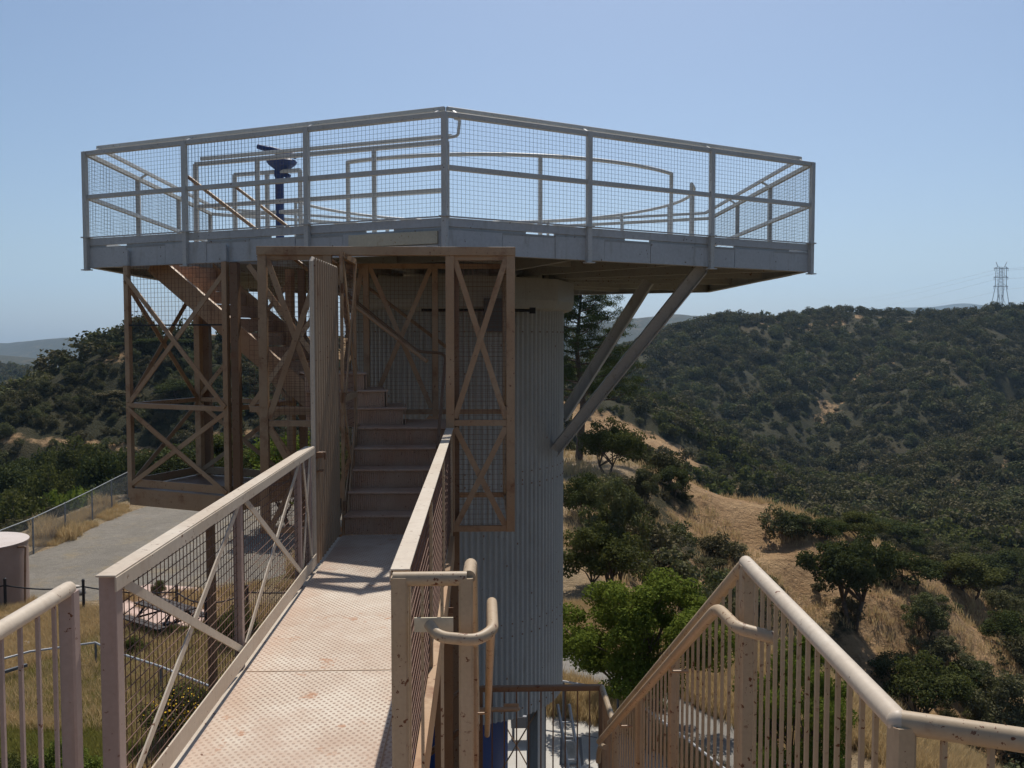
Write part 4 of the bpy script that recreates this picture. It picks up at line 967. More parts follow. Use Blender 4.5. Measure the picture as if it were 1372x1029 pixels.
s = MB(); s.tube(arcpath([(tx+1.05, ty-1.6, GZ+0.0), (tx+1.05, ty-1.6, GZ+1.1), (tx+0.8, ty-1.6, GZ+1.1), (tx+0.8, ty-1.6, GZ+0.8)], 0.08), 0.045, 10); o = s.build('bent_pipe', 'tank', None, True)
tag(o, 'bent brown vent pipe standing in front of the tank', 'pipe')

# planter curbs with low rails
T = thing('planter_curb', 'pale concrete curb in the dry grass seen through the left railing', 'curb', (-8, 21, GZ))
ca_ = [PZ(u, v, GZ) for u, v in ((98, 890), (140, 915), (190, 945), (232, 975))]
for a_, b_ in zip(ca_[:-1], ca_[1:]): MB().bar((a_.x, a_.y, GZ+0.07), (b_.x, b_.y, GZ+0.07), 0.16, 0.15).build('curb_segment', 'concrete', T)
cb = [PZ(u, v, GZ) for u, v in ((104, 889), (136, 884), (190, 912), (262, 950))]
for a_, b_ in zip(cb[:-1], cb[1:]): MB().bar((a_.x, a_.y, GZ+0.065), (b_.x, b_.y, GZ+0.065), 0.14, 0.13).build('curb_segment', 'concrete', T)
T = thing('planter_handrail', 'low dull metal handrail running beside the pale curb', 'handrail', (-9, 22, GZ))
pr = [PZ(u, v, -7.78) for u, v in ((0, 884), (40, 873), (128, 861), (150, 872), (215, 893), (285, 921), (330, 940))]
MB().tube([tuple(p) for p in pr], 0.028, 8).build('rail', 'galv', T, True)
for k in (0, 2, 3, 4, 5): p = pr[k]; MB().tube([(p.x, p.y, GZ), (p.x, p.y, -7.78)], 0.03, 8).build('post', 'slate', T, True)
# far handrail on the right
T = thing('path_handrail', 'silver pipe handrail along the path behind the tower foot', 'handrail', (2, 19.8, GZ))
pr = [PZ(u, v, -7.6) for u, v in ((700, 905), (755, 913), (828, 926), (870, 953), (920, 990), (968, 1028), (1020, 1068))]
MB().tube([tuple(p) for p in pr], 0.026, 10).build('rail', 'galv', T, True)
for k in range(len(pr)): p = pr[k]; MB().tube([(p.x, p.y, GZ), (p.x, p.y, -7.6)], 0.026, 8).build('post', 'slate', T, True)

# under-tower bits
c = PZ(706, 1008, GZ); 
T = thing('utility_cabinet', 'dark grey cabinet behind the blue column under the tower', 'cabinet', (c.x, c.y+0.6, GZ))
s = MB(); s.box((c.x, c.y+0.6, GZ+0.42), (0.62, 0.3, 0.24)); s.build('box', 'slate', T, bevel=0.015)
for x in (-0.26, 0.26): MB().box((c.x+x, c.y+0.6, GZ+0.15), (0.05, 0.25, 0.3)).build('leg', 'slate', T)
MB().box((c.x, c.y+0.6, GZ+0.555), (0.66, 0.34, 0.025)).build('lid', 'galv', T)
c = PZ(764, 1040, GZ)
T = thing('information_panel', 'small grey framed information panel standing on the concrete pad', 'sign', (c.x, c.y, GZ))
s = MB()
pa = [Vector((c.x+x_, c.y+y_, GZ+z_)) for x_, y_, z_ in ((-0.20, -0.12, 0.28), (0.22, -0.12, 0.28), (0.20, 0.10, 0.72), (-0.16, 0.10, 0.72))]
for i in range(4): s.bar(pa[i], pa[(i+1) % 4], 0.045, 0.045)
s.build('frame', 'slate', T)
MB().poly([tuple(x_+Vector((0, -0.005, 0))) for x_ in pa], (0, 0.012, 0.0)).build('face', 'panelface', T)
for x_ in (-0.15, 0.17): MB().bar((c.x+x_, c.y+0.02, GZ), (c.x+x_, c.y+0.02, GZ+0.4), 0.04, 0.04, up=(0, 1, 0)).build('leg', 'slate', T)
T = thing('leaning_ladder', 'galvanised ladder leaning against the tower leg', 'ladder', (1.2, 15.6, GZ))
for dx in (0, 0.2): MB().bar((1.65+dx, 14.2, GZ), (1.30+dx, 15.1, -6.3), 0.03, 0.07).build('side_rail', 'galv', T)
for k in range(1, 8):
    f_ = k/8; MB().tube([(1.65-0.35*f_, 14.2+0.9*f_, GZ+2.2*f_), (1.85-0.35*f_, 14.2+0.9*f_, GZ+2.2*f_)], 0.014, 6).build('rung', 'galv', T)
# debris by the tank
c = PZ(34, 848, GZ)
o = MB().tube([(c.x-0.25, c.y-0.3, GZ+0.05), (c.x+0.35, c.y+0.1, GZ+0.75)], 0.05, 10).build('leaning_pipe', 'bluepipe', None, True); tag(o, 'light blue pipe leaning among pale rocks near the tank', 'pipe')
for k, (du, dv, r_) in enumerate(((8, 838, 0.3), (25, 836, 0.22), (40, 872, 0.25), (6, 860, 0.3), (44, 836, 0.18), (28, 862, 0.16), (100, 795, 0.3))):
    c = PZ(du, dv, GZ); s = MB(); a_ = []
    for i in range(7):
        for j in range(10):
            th = math.pi*i/6; ph = 2*math.pi*j/10; rr_ = r_*(0.75+0.5*vnoise(np.array([i*1.3+k*9.]), np.array([j*1.1]))[0])
            s.v.append((c.x+rr_*math.sin(th)*math.cos(ph)*1.3, c.y+rr_*math.sin(th)*math.sin(ph), GZ+0.08+rr_*0.7*math.cos(th)))
    for i in range(6):
        for j in range(10): s.f.append((i*10+j, i*10+(j+1) % 10, (i+1)*10+(j+1) % 10, (i+1)*10+j))
    o = s.build('rock', 'stone', None, True)
    tag(o, ['broad pale rock left of the leaning blue pipe', 'pale rock just behind the leaning blue pipe', 'rock beside the low rail end', 'pale rock at the left edge below the pipe', 'small pale rock right of the blue pipe', 'smallest pale rock under the blue pipe', 'pale rock beside the cable fence and near post'][k], 'rock', 'pale rocks in the dry grass')
# steel guide frame in the lower left corner
T = thing('ground_rail', 'dull steel bar and slanted brace in the dry grass at the lower left', 'rail', (-13, 22, GZ))
a_, b_ = PZ(-10, 905, -8.1), PZ(36, 891, -8.1); MB().bar(a_, b_, 0.07, 0.07).build('bar', 'slate', T)
a_, b_ = PZ(-12, 912, -8.2), PZ(30, 958, -8.45); MB().bar(a_, b_, 0.06, 0.06).build('brace', 'slate', T)

# pylon
pb = PY(1340, 414, 455); hb = Hs(pb.x, pb.y); zt = PY(1340, 353, 455).z; hgt = zt-hb
T = thing('power_pylon', 'steel lattice power pylon standing on the right ridge', 'pylon', (pb.x, pb.y, hb))
s = MB(); W = 4.0; k_ = 455/1200
def pp(dx, f_, dy=0): return (pb.x+dx*k_, pb.y+dy, hb+hgt*f_)
for sx_ in (-1, 1):
    for dy in (-1.6, 1.6):
        s.bar(pp(9*sx_, 0, dy*2), pp(5.2*sx_, 0.50, dy), 0.22, 0.22); s.bar(pp(5.2*sx_, 0.50, dy), pp(4.6*sx_, 0.93, dy), 0.22, 0.22)
        s.bar(pp(1.2*sx_, 0, dy), pp(1.6*sx_, 0.5, dy), 0.12, 0.12); s.bar(pp(1.6*sx_, 0.5, dy), pp(2.4*sx_, 0.93, dy), 0.1, 0.1)
    s.bar(pp(1.0*sx_, 0.22), pp(5.2*sx_, 0.50), 0.14, 0.14); s.bar(pp(8*sx_, 0.12), pp(1.2*sx_, 0.35), 0.12, 0.12); s.bar(pp(9*sx_, 0.0), pp(1*sx_, 0.22), 0.12, 0.12)
    s.bar(pp(4.6*sx_, 0.93), pp(7.5*sx_, 1.03), 0.22, 0.22)
for i in range(6):
    f0, f1 = 0.5+0.072*i, 0.5+0.072*(i+1); s.bar(pp(-5, f0), pp(5, f1), 0.09, 0.09); s.bar(pp(5, f0), pp(-5, f1), 0.09, 0.09)
s.build('lattice', 'pylon', T)
for f_ in (0.52, 0.71, 0.90):
    s = MB(); s.bar(pp(-10, f_), pp(10, f_), 0.35, 0.3); s.bar(pp(-10, f_), pp(-4, f_+0.04), 0.15, 0.15); s.bar(pp(10, f_), pp(4, f_+0.04), 0.15, 0.15)
    for x_ in (-9.5, 9.5): s.bar(pp(x_, f_), pp(x_, f_-0.06), 0.14, 0.14)
    s.build('cross_arm', 'pylon', T)
for n_, (x_, f_) in enumerate(((-9.5, 0.86), (9.5, 0.86), (-9.5, 0.66), (9.5, 0.46))):
    a_ = Vector(pp(x_, f_)); b_ = PY(1080+n_*18, 397+n_*4, 1500); e_ = PY(1600, 330+n_*9, 460)
    for q_ in (b_, e_):
        pts = [a_+(q_-a_)*(i/24)-Vector((0, 0, 4*(q_-a_).length/400*math.sin(math.pi*i/24))) for i in range(25)]
        o = MB().tube(pts, 0.035, 4).build('power_line', 'pylon', T)
# ================================================================== VEGETATION
def leaf_mesh(name, cen, nrm, size, mat, aspect=0.55, extra=None):
    """cen Nx3, one rhombic leaf per point"""
    n = len(cen); nrm = nrm/np.maximum(np.linalg.norm(nrm, axis=1, keepdims=True), 1e-6)
    a = np.cross(nrm, nr.normal(size=(n, 3))); a /= np.maximum(np.linalg.norm(a, axis=1, keepdims=True), 1e-6)
    b_ = np.cross(nrm, a); s = (size*nr.uniform(0.6, 1.35, n))[:, None]
    v = np.stack([cen-a*s, cen-b_*s*aspect, cen+a*s, cen+b_*s*aspect], 1).reshape(-1, 3)
    nv0 = 0; faces = np.arange(4*n).reshape(n, 4)
    me = bpy.data.meshes.new(name)
    me.vertices.add(len(v)); me.vertices.foreach_set('co', v.astype(np.float32).ravel())
    me.loops.add(4*n); me.polygons.add(n); me.loops.foreach_set('vertex_index', faces.astype(np.int32).ravel())
    me.polygons.foreach_set('loop_start', (np.arange(n)*4).astype(np.int32)); me.polygons.foreach_set('loop_total', np.full(n, 4, np.int32))
    me.update(calc_edges=True); me.materials.append(M[mat]); return me
def crown_points(nc, nleaf, rx, rz, zc, rc, shell=0.45, flat=0.7, lobe=1.0):
    """clump centres spread through an uneven crown, leaves round each clump"""
    c = []
    ph = nr.uniform(0, 6.28, 6)
    while len(c) < nc:
        p = nr.normal(size=3); p /= np.linalg.norm(p); r = nr.uniform(shell**3, 1)**(1/3)
        an = math.atan2(p[1], p[0]); lob = 1+lobe*(0.16*math.sin(2*an+ph[0])+0.13*math.sin(3*an+ph[1]+3*p[2])+0.10*math.sin(5*an+ph[2]))
        if p[2] < -0.55: continue
        c.append((p[0]*r*rx*lob, p[1]*r*rx*lob, zc+p[2]*r*rz*(1+0.12*math.sin(4*an+ph[3]))))
    c = np.array(c); rcs = rc*nr.uniform(0.55, 1.35, nc)
    k = nr.choice(nc, nleaf, p=rcs**2/np.sum(rcs**2))
    d = nr.normal(size=(nleaf, 3)); d /= np.linalg.norm(d, axis=1, keepdims=True)
    rad = nr.uniform(0.15, 1, nleaf)**0.5
    pts = c[k]+d*(rcs[k]*rad)[:, None]*np.array([1, 1, flat])
    nm = d*0.6+nr.normal(size=(nleaf, 3))*0.7+np.array([0, 0, 0.5])
    return c, pts, nm
def trunk_mesh(name, c, zb, rt, lean=0.0, nb=14, multi=1):
    s = MB(); idx = nr.permutation(len(c))[:nb]
    forks = []
    for q in range(multi):
        a = 6.28*q/multi+0.7; off = (0.12 if multi > 1 else 0.0)
        base = Vector((math.cos(a)*off*0.3, math.sin(a)*off*0.3, -0.03)); top = Vector((math.cos(a)*off+lean*0.3, math.sin(a)*off, zb))
        mid = (base+top)/2+Vector((nr.uniform(-1, 1)*0.02, nr.uniform(-1, 1)*0.02, 0))
        s.tube([base, mid, top], [rt*(1.3 if multi == 1 else 0.9), rt, rt*0.85], 8); forks.append(top)
    for j, i in enumerate(idx):
        st = forks[j % multi]; e = Vector(c[i])*0.97; m1 = st+(e-st)*0.4+Vector((nr.uniform(-1, 1)*0.04, nr.uniform(-1, 1)*0.04, 0.03)); m2 = st+(e-st)*0.75+Vector((nr.uniform(-1, 1)*0.05, nr.uniform(-1, 1)*0.05, 0.02))
        s.tube([st-Vector((0, 0, 0.02)), m1, m2, e], [rt*0.55, rt*0.38, rt*0.2, rt*0.07], 6)
    me = bpy.data.meshes.new(name); me.from_pydata(s.v, [], s.f); me.materials.append(M['bark']); me.shade_smooth(); return me
TV = {}
def variant(kind, seed):
    key = (kind, seed)
    if key in TV: return TV[key]
    # unit height 1
    spec = {  # nc, leaves, rx, rz, zc, rc, leafsize, mat, trunkz, rt, multi, nb
     'bright_near': (80, 48000, 0.55, 0.47, 0.55, 0.105, 0.0108, 'leaf_near', 0.20, 0.016, 3, 40),
     'oak':   (70, 13000, 0.56, 0.33, 0.64, 0.125, 0.019, 'leaf_dark', 0.30, 0.030, 2, 20),
     'olive': (70, 9000, 0.48, 0.42, 0.56, 0.11, 0.019, 'leaf_olive', 0.14, 0.014, 3, 22),
     'mid':   (48, 9000, 0.50, 0.42, 0.55, 0.15, 0.021, 'leaf_mid', 0.2, 0.022, 2, 14),
     'bright': (48, 9000, 0.52, 0.42, 0.54, 0.15, 0.022, 'leaf_bright', 0.2, 0.022, 2, 14),
     'dark':  (44, 8000, 0.55, 0.42, 0.50, 0.16, 0.022, 'leaf_dark', 0.2, 0.022, 2, 12),
     'shrub': (24, 3600, 0.62, 0.45, 0.44, 0.20, 0.032, 'scrub', 0.12, 0.02, 3, 8),
     'oliveshrub': (24, 3200, 0.62, 0.45, 0.44, 0.19, 0.032, 'leaf_olive', 0.12, 0.02, 3, 8)}[kind]
    nc, nl, rx, rz, zc, rc, ls, mat, tz, rt, multi, nb = spec
    c, pts, nm = crown_points(nc, nl, rx-rc*0.5, rz-rc*0.4, zc, rc, 0.45, 0.7, 1.9 if kind == 'bright_near' else 1.35)
    pts[:, 2] = np.maximum(pts[:, 2], 0.02)
    cm = leaf_mesh('crown', pts, nm, ls, mat); tm = trunk_mesh('trunk', c, tz, rt, 0, nb, multi)
    TV[key] = (cm, tm); return TV[key]
def place_tree(kind, seed, loc, h, w_, label, name='tree', cat='tree', group=None, rz=None):
    cm, tm = variant(kind, seed)
    T = thing(name, label, cat, tuple(loc), group); T.scale = (w_, w_, h); T.rotation_euler = (0, 0, rng.uniform(0, 6.28) if rz is None else rz)
    for nm_, me in (('crown', cm), ('trunk', tm)):
        o = bpy.data.objects.new(nm_, me); C.objects.link(o); o.parent = T
    return T
def tree_px(u, v, hpx, wpx, kind, seed, label, name='tree', cat='tree', group=None, pad=False):
    p = PZ(u, v, GZ) if pad else hit(u, v, 30)
    k = p.y/1200; wn = {'bright_near': 1.0, 'oak': 1.12}.get(kind, 1.08)
    return place_tree(kind, seed, p-Vector((0, 0, 0.15)), hpx*k, wpx*k/wn, label, name, cat, group)
tree_px(858, 965, 210, 222, 'bright_near', 1, 'bright green leafy tree standing beside the tower foot', pad=True)
tree_px(1062, 1072, 232, 170, 'bright_near', 2, 'bright green tree seen through the balusters of the right railing', pad=True)
tree_px(1142, 842, 140, 122, 'oak', 1, 'spreading dark oak on the slope with dark limbs showing', 'oak_tree')
tree_px(822, 792, 165, 104, 'olive', 1, 'tall grey-green loose tree right of the shaft below the dirt shelf')
tree_px(806, 815, 108, 116, 'mid', 3, 'low bright bush just right of the shaft above the bright tree', 'shrub', 'shrub')
tree_px(812, 636, 82, 84, 'mid', 1, 'round green tree on the dirt shelf right of the shaft')
tree_px(905, 666, 50, 52, 'dark', 2, 'dark bush at the upper end of the bare spur', 'shrub', 'shrub')
tree_px(866, 676, 58, 48, 'olive', 2, 'thin grey-green tree between the dirt shelf and the bare spur')
tree_px(780, 700, 80, 70, 'dark', 1, 'dark bush close against the shaft under the dirt shelf', 'shrub', 'shrub')
tree_px(392, 712, 150, 150, 'bright', 1, 'sunny bright green tree seen through the stair scaffold', pad=True)
tree_px(300, 655, 80, 120, 'mid', 2, 'mid green tree behind the foot of the stair scaffold')
tree_px(232, 660, 75, 110, 'dark', 3, 'dark tree behind the left bay of the scaffold')
tree_px(448, 700, 120, 100, 'mid', 3, 'green tree behind the folded gate', pad=True)
def tree_top(u, vt, wpx, Yd, kind, seed, label, name='tree', cat='tree', group=None):
    x = slope(u)*Yd; zb = Hs(x, Yd); h_ = PY(u, vt, Yd).z-zb
    return place_tree(kind, seed, (x, Yd, zb-0.15), h_+0.15, wpx*Yd/1200/1.08, label, name, cat, group)
for k, (u, vt, w_, Yd, kd, lab) in enumerate((
    (18, 652, 130, 58, 'mid', 'mid green tree behind the fence above the water tank'),
    (80, 640, 125, 60, 'bright', 'leafy tree behind the fence, right of the one above the tank'),
    (135, 622, 105, 63, 'dark', 'dark tree behind the fence just left of the scaffold'),
    (62, 618, 110, 72, 'mid', 'lighter green tree in the middle of the left grove'),
    (8, 606, 100, 78, 'dark', 'dark tree of the left grove at the picture edge'),
    (152, 584, 100, 74, 'dark', 'dark rounded tree touching the scaffold upright'),
    (106, 582, 100, 88, 'mid', 'topmost green tree of the left grove below the trail'),
    (42, 590, 90, 92, 'dark', 'dark tree below the left end of the trail'),
    (198, 600, 90, 66, 'dark', 'dark tree seen just inside the scaffold left bay'),
    (-30, 640, 110, 66, 'dark', 'dark tree leaving the picture on the left'))):
    tree_top(u, vt, w_, Yd, kd, 1+k % 3, lab, group='trees beyond the chain-link fence')
for k, (u, vt, w_, Yd, kd, lab) in enumerate((
    (186, 456, 52, 143, 'dark', 'dark oak on the hillside left of the scaffold'),
    (222, 450, 62, 142, 'dark', 'bushy dark oak under the golden crest inside the scaffold'),
    (262, 452, 60, 143, 'dark', 'dark oak right of the bushy one on the scaffold hillside'),
    (330, 441, 48, 150, 'dark', 'dark tree topping the crest beside the scaffold column'),
    (158, 520, 50, 130, 'shrub', 'large shrub above the left trail'),
    (240, 505, 70, 128, 'dark', 'dark tree above the trail inside the scaffold'))):
    tree_top(u, vt, w_, Yd, kd, 1+k % 3, lab, group='trees on the left hillside')
for k, (u, v, h_, w_, kd, lab) in enumerate((
    (1235, 975, 108, 118, 'mid', 'rounded olive green tree above the bend of the right railing'),
    (1335, 1015, 135, 120, 'olive', 'grey-green tree above the right railing at the picture edge'),
    (1262, 905, 62, 80, 'olive', 'grey-green shrub on the slope right of the oak'),
    (1240, 860, 70, 80, 'olive', 'pale shrub between the oak and the bare gullies'),
    (1300, 800, 62, 100, 'mid', 'green tree on the lower valley side at right'),
    (1220, 790, 60, 90, 'dark', 'dark tree directly right of the oak crown'),
    (1345, 790, 60, 80, 'dark', 'dark bush near the right edge above the gullies'),
    (1150, 725, 44, 70, 'mid', 'green bush above the oak at the spur end'),
    (1070, 716, 34, 60, 'dark', 'dark hedge-like bush at the far lip of the bare spur'),
    (1110, 722, 34, 60, 'dark', 'dark bush left of the spur end'),
    (1205, 735, 45, 80, 'dark', 'dark bush right of the spur end'),
    (1350, 870, 60, 80, 'dark', 'dark shrub at the right edge beside a bare gully'),
    (1300, 935, 60, 90, 'dark', 'dark tree under the grey-green shrub at right'),
    (1195, 912, 50, 66, 'dark', 'dark bush in the shade below the oak'),
    (1110, 905, 50, 60, 'dark', 'dark bush at the foot of the bare slope'),
    (985, 745, 24, 34, 'oliveshrub', 'small grey shrub alone on the bare slope'),
    (1060, 712, 22, 30, 'oliveshrub', 'small shrub on the bare slope near the dark hedge'),
    (1030, 668, 14, 20, 'shrub', 'tiny shrub on the bare spur crest'),
    (950, 765, 26, 46, 'shrub', 'dark shrub in the shaded hollow of the bare slope'))):
    tree_px(u, v, h_, w_, kd, 1+k % 3, lab, 'shrub' if 'shrub' in lab or 'bush' in lab else 'tree', 'shrub' if 'shrub' in lab or 'bush' in lab else 'tree', group='trees and shrubs of the right canyon')
for k, (u, v, h_, w_, kd, lab) in enumerate((
    (318, 868, 72, 62, 'mid', 'dark green bush seen through the second panel of the left railing'),
    (212, 800, 30, 24, 'mid', 'small bush beside the picnic slab'),
    (92, 1075, 98, 90, 'bright', 'green bush at the bottom left corner behind the balusters'),
    (20, 1085, 90, 80, 'mid', 'low bush at the very left bottom corner'),
    (182, 880, 36, 40, 'mid', 'low green bush by the picnic slab edge'),
    (860, 945, 40, 60, 'oliveshrub', 'low grey shrub beside the silver handrail'),
    (770, 930, 24, 50, 'oliveshrub', 'low shrub behind the shaft by the path'))):
    tree_px(u, v, h_, w_, kd, 1+k % 3, lab, 'shrub', 'shrub', pad=True)

# pine behind the tower: long limbs with tufts of needles
pb_ = PZ(800, 640, GZ); pb_ = Vector((slope(776)*62, 62, -8.6))
T = thing('pine_tree', 'tall pine behind the tower with needle tufts under the deck', 'tree', tuple(pb_))
s = MB(); tips = []
s.tube([pb_, pb_+Vector((0.3, 0, 4)), pb_+Vector((-0.2, 0, 8)), pb_+Vector((0.2, 0, 12.2))], [0.28, 0.22, 0.15, 0.04], 8)
for k in range(40):
    f_ = 0.34+0.66*k/40; z0 = 12.2*f_; an_ = k*2.4; L = (1.15-f_)*5.2+0.7
    st = pb_+Vector((0, 0, z0)); e = st+Vector((math.cos(an_)*L, math.sin(an_)*L, 0.5+L*0.22)); m1 = st+(e-st)*0.5+Vector((0, 0, -0.12*L))
    s.tube([st, m1, e], [0.07, 0.045, 0.012], 5)
    for j in range(9):
        g_ = 0.35+0.65*j/8; base_ = st.lerp(m1, g_*2) if g_ < 0.5 else m1.lerp(e, g_*2-1)
        q_ = base_+Vector((nr.uniform(-1, 1)*0.7, nr.uniform(-1, 1)*0.7, nr.uniform(-0.1, 0.5))); s.tube([base_, q_], [0.02, 0.008], 4); tips.append(q_)
tm = s.build('trunk', 'bark', T, True)
tips = np.array([tuple(q) for q in tips]); n_ = 70000; kk = nr.randint(len(tips), size=n_)
pts = tips[kk]+nr.normal(size=(n_, 3))*np.array([0.24, 0.24, 0.11])
me = leaf_mesh('needles', pts, nr.normal(size=(n_, 3)), 0.085, 'leaf_pine', 0.22)
o = bpy.data.objects.new('needles', me); C.objects.link(o); o.parent = T; o.matrix_parent_inverse = Matrix.Translation(-T.location)

# flowering shrub
fp_ = PZ(245, 1005, GZ); T = place_tree('mid', 2, fp_, 1.35, 1.7, 'green shrub covered with small yellow flowers behind the near railing panel', 'flowering_shrub', 'shrub')
n_ = 420; d = nr.normal(size=(n_, 3)); d /= np.linalg.norm(d, axis=1, keepdims=True); d[:, 2] = np.abs(d[:, 2])*0.9
pts = d*np.array([0.44, 0.44, 0.42])*nr.uniform(0.85, 1.1, (n_, 1))+np.array([0, 0, 0.55])
me = leaf_mesh('flowers', pts, d+nr.normal(size=(n_, 3))*0.4, 0.014, 'yellow', 0.9); o = bpy.data.objects.new('flowers', me); C.objects.link(o); o.parent = T; o['kind'] = 'stuff'

# ---- stuff: instanced chaparral and grass ------------------------------
def instancer(name, pts, scl, idx, sources, label):
    coll = bpy.data.collections.new(name+'_kinds')
    for k, me in enumerate(sources):
        o = bpy.data.objects.new(name+'_kind', me); coll.objects.link(o)
    me = bpy.data.meshes.new(name); me.vertices.add(len(pts)); me.vertices.foreach_set('co', np.asarray(pts, np.float32).ravel())
    for nm_, arr, ty in (('scl', scl, 'FLOAT'), ('rot', nr.uniform(0, 6.283, len(pts)), 'FLOAT')):
        a = me.attributes.new(nm_, ty, 'POINT'); a.data.foreach_set('value', np.asarray(arr, np.float32))
    a = me.attributes.new('kindidx', 'INT', 'POINT'); a.data.foreach_set('value', np.asarray(idx, np.int32))
    ob = bpy.data.objects.new(name, me); C.objects.link(ob); tag(ob, label, None, None, 'stuff')
    g = bpy.data.node_groups.new(name, 'GeometryNodeTree'); g.interface.new_socket('Geometry', in_out='INPUT', socket_type='NodeSocketGeometry'); g.interface.new_socket('Geometry', in_out='OUTPUT', socket_type='NodeSocketGeometry')
    gi = g.nodes.new('NodeGroupInput'); go = g.nodes.new('NodeGroupOutput'); ip = g.nodes.new('GeometryNodeInstanceOnPoints')
    ci = g.nodes.new('GeometryNodeCollectionInfo'); ci.inputs['Collection'].default_value = coll; ci.inputs['Separate Children'].default_value = True; ci.inputs['Reset Children'].default_value = True
    def attr(nm_, ty):
        a = g.nodes.new('GeometryNodeInputNamedAttribute'); a.data_type = ty; a.inputs['Name'].default_value = nm_; return a.outputs[0]
    cx_ = g.nodes.new('ShaderNodeCombineXYZ')
    g.links.new(gi.outputs[0], ip.inputs['Points']); g.links.new(ci.outputs[0], ip.inputs['Instance']); ip.inputs['Pick Instance'].default_value = True
    g.links.new(attr('kindidx', 'INT'), ip.inputs['Instance Index']); g.links.new(attr('rot', 'FLOAT'), cx_.inputs[2]); g.links.new(cx_.outputs[0], ip.inputs['Rotation'])
    g.links.new(attr('scl', 'FLOAT'), ip.inputs['Scale']); g.links.new(ip.outputs[0], go.inputs[0])
    md = ob.modifiers.new('scatter', 'NODES'); md.node_group = g
    return ob
def bushmesh(nl, ls, mat, rx=0.6, rz=0.5, nc=14, rc=0.26):
    c, pts, nm = crown_points(nc, nl, rx-rc*0.4, rz-rc*0.4, 0.38, rc, 0.3, 0.8); pts[:, 2] = np.maximum(pts[:, 2], -0.1)
    return leaf_mesh('bush', pts, nm, ls, mat, 0.7)
lowv = [bushmesh(330, 0.075, 'scrub') for _ in range(5)]+[bushmesh(330, 0.075, 'leaf_olive', nc=10) for _ in range(1)]+[bushmesh(330, 0.075, 'leaf_mid', nc=10) for _ in range(1)]
highv = [bushmesh(2200, 0.034, 'scrub', nc=22, rc=0.2) for _ in range(5)]+[bushmesh(1800, 0.034, 'leaf_olive', nc=22, rc=0.19)]+[bushmesh(2200, 0.034, 'leaf_mid', nc=22, rc=0.2)]
def sample_cells(r0, r1, spacing, vismargin=True):
    """random terrain points in visible cells, about one per spacing^2 m2"""
    i0, i1 = np.searchsorted(rr, [r0, r1]); i1 = min(i1, nR-1)
    ii, jj = np.meshgrid(np.arange(i0, i1), np.arange(0, nA-1), indexing='ij')
    ii = ii.ravel(); jj = jj.ravel(); ok = (np.abs(az[jj]-YAW) < R(35)) & VIS[ii, jj]; ii, jj = ii[ok], jj[ok]
    area = (rr[ii+1]-rr[ii])*rr[ii]*(az[jj+1]-az[jj])*1.05
    lam = area/spacing**2; cnt = nr.poisson(lam); ii = np.repeat(ii, cnt); jj = np.repeat(jj, cnt)
    fr_, fa = nr.uniform(size=len(ii)), nr.uniform(size=len(ii))
    r_ = rr[ii]+(rr[ii+1]-rr[ii])*fr_; a_ = az[jj]+(az[jj+1]-az[jj])*fa
    x, y = np.sin(a_)*r_, np.cos(a_)*r_; return x, y, H(x, y)
def in_poly_(x, y): return poly_dist(x, y, [(8, 60), (14, 64), (36, 68), (38, 60), (28, 47), (14, 38), (8.5, 42)]) <= 0
def chaparral(name, r0, r1, spacing, smin, smax, src, label, thr=0.55):
    x, y, z = sample_cells(r0, r1, spacing); bb = bare(x, y, z); dp = poly_dist(x, y, PAD)
    dens = 1-np.clip(bb, 0, 1)*0.90
    dens = dens*np.where(in_poly_(x, y), 0.35, 1)
    dens = np.where((x < 0) & (y < 112), np.minimum(dens*1.3, 1), dens); dens *= np.clip(0.6+(fbm(x, y, 22, 3, 41)-0.35)*3.2, 0.55, 1)
    keep = (nr.uniform(size=len(x)) < dens) & (dp > 1.5)
    x, y, z = x[keep], y[keep], z[keep]
    big = fbm(x, y, 30, 2, 51); s_ = (smin+(smax-smin)*nr.uniform(size=len(x))**2.2)*(0.7+0.7*big)
    zone = fbm(x, y, 45, 3, 61); idx = nr.randint(0, 5, len(x)); rdm = nr.uniform(size=len(x))
    idx = np.where((rdm < 0.13) | ((zone > 0.60) & (rdm < 0.45)), 5, idx); idx = np.where((zone < 0.38) & (rdm > 0.55), 6, idx)
    print(name, len(x)); instancer(name, np.stack([x, y, z-0.1*s_], -1), s_, idx, src, label)
chaparral('near_chaparral', 36, 150, 1.2, 0.6, 2.6, highv, 'low scrub covering the near canyon slopes')
chaparral('chaparral', 150, 330, 2.15, 1.0, 4.6, lowv, 'scrub covering the middle canyon slopes')
chaparral('far_chaparral', 330, 780, 3.1, 1.5, 6.2, lowv, 'scrub covering the far hillsides')

def tuft(nb, h_, spread, mat, w_=0.006):
    vs = []; fs = []
    for k in range(nb):
        a = nr.uniform(0, 6.28); r_ = spread*nr.uniform(0, 1)**0.5; x, y = r_*math.cos(a), r_*math.sin(a); hh = h_*nr.uniform(0.5, 1.15)
        b_ = nr.uniform(0, 6.28); lx, ly = math.cos(b_)*hh*nr.uniform(0.1, 0.55), math.sin(b_)*hh*nr.uniform(0.1, 0.55); c = nr.uniform(0, 6.28); dx, dy = math.cos(c)*w_, math.sin(c)*w_; n = len(vs)
        vs += [(x-dx, y-dy, 0), (x+dx, y+dy, 0), (x+lx*0.4+dx*0.8, y+ly*0.4+dy*0.8, hh*0.6), (x+lx*0.4-dx*0.8, y+ly*0.4-dy*0.8, hh*0.6), (x+lx, y+ly, hh)]
        fs += [(n, n+1, n+2, n+3), (n+3, n+2, n+4)]
    me = bpy.data.meshes.new('tuft'); me.from_pydata(vs, [], fs); me.materials.append(M[mat]); return me
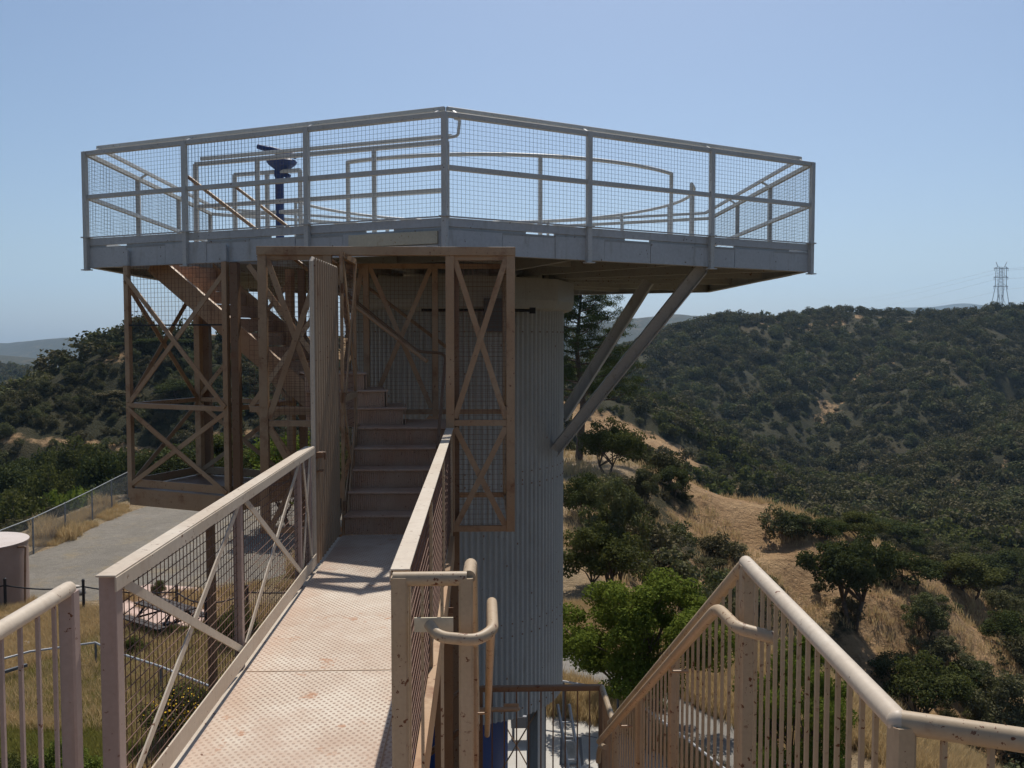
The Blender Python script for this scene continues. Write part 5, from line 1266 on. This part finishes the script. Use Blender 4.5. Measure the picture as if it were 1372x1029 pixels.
gv = [tuft(46, 0.34, 0.22, 'drygrass') for _ in range(4)]+[tuft(40, 0.24, 0.2, 'greengrass') for _ in range(3)]
def in_poly(x, y, poly): return poly_dist(x, y, poly) <= 0
def uvpoly(lst): return [tuple(PZ(u, v, GZ))[:2] for u, v in lst]
NG = 30000
x = nr.uniform(-17, 12, NG*3); y = nr.uniform(13, 27.6, NG*3)
slab = uvpoly([(150, 800), (196, 783), (262, 787), (300, 800), (292, 838), (262, 846), (205, 846), (150, 835)])
padp = uvpoly([(430, 1100), (470, 1010), (560, 968), (700, 955), (752, 960), (795, 967), (845, 985), (900, 1020), (960, 1090), (960, 1250), (430, 1250)])
pathp = uvpoly([(740, 868), (775, 872), (810, 888), (850, 905), (900, 925), (960, 958), (1040, 1002), (1100, 1045), (1010, 1100), (960, 1040), (900, 1000), (860, 970), (820, 938), (780, 922), (740, 914)])
roadp = uvpoly(up+lo)
ok = ~in_poly(x, y, slab) & ~in_poly(x, y, padp) & ~in_poly(x, y, pathp) & ~in_poly(x, y, roadp) & (fbm(x, y, 2.2, 3, 3) > 0.42)
x, y = x[ok], y[ok]
g_ = fbm(x, y, 4.5, 3, 8); green = in_poly(x, y, [(-12.2, 20.5), (-10.5, 26), (-4, 26.3), (-2, 21), (-5, 17.5)]) & (nr.uniform(size=len(x)) < 0.8) | (g_ > 0.70)
idx = np.where(green, nr.randint(4, 7, len(x)), nr.randint(0, 4, len(x)))
print('grass', len(x)); instancer('grass', np.stack([x, y, H(x, y)], -1), nr.uniform(0.5, 1.25, len(x)), idx, gv, 'dry golden grass and green weeds round the tower')
# dry clumps on the verge by the fence
x = nr.uniform(-22, -2, 26000); y = nr.uniform(28, 52, 26000)
ok = ~in_poly(x, y, roadp) & in_poly(x, y, PAD) & (fbm(x, y, 1.8, 3, 3) > 0.50); x, y = x[ok], y[ok]
instancer('verge_grass', np.stack([x, y, np.full(len(x), GZ)], -1), nr.uniform(0.5, 1.4, len(x))*np.where(fbm(x, y, 3.0, 2, 90) > 0.6, 1.5, 0.6), nr.randint(0, 4, len(x)), gv[:4], 'dry golden grass on the verge below the chain-link fence')
# dry grass on the bare spur and slopes
x, y, z = sample_cells(34, 125, 0.48); bb = bare(x, y, z); ok = (nr.uniform(size=len(x)) < bb*0.9) & (fbm(x, y, 3.5, 3, 23) > 0.43) & (x > 0); x, y, z = x[ok], y[ok], z[ok]
gs = [tuft(16, 0.42, 0.4, 'drygrass', 0.02) for _ in range(4)]
print('slope grass', len(x)); instancer('slope_grass', np.stack([x, y, z], -1), nr.uniform(0.5, 1.3, len(x)), nr.randint(0, 4, len(x)), gs, 'dry grass covering the bare slopes')

# graded pale clearing on the far left ridge
# ---- haze ----------------------------------------------------------------
s = MB(); s.box((200, 3000, 260), (14000, 13600, 700)); mh = bpy.data.materials.new('haze'); mh.use_nodes = True; t = mh.node_tree; t.nodes.clear()
out = N(t, 'ShaderNodeOutputMaterial'); pv = N(t, 'ShaderNodeVolumePrincipled'); pv.inputs['Density'].default_value = 0.00010; pv.inputs['Color'].default_value = (0.52, 0.75, 1.0, 1); pv.inputs['Anisotropy'].default_value = 0.3
t.links.new(pv.outputs[0], out.inputs['Volume'])
hz = s.build('haze', mh); tag(hz, 'thin blue summer haze over the canyon', None, None, 'stuff')
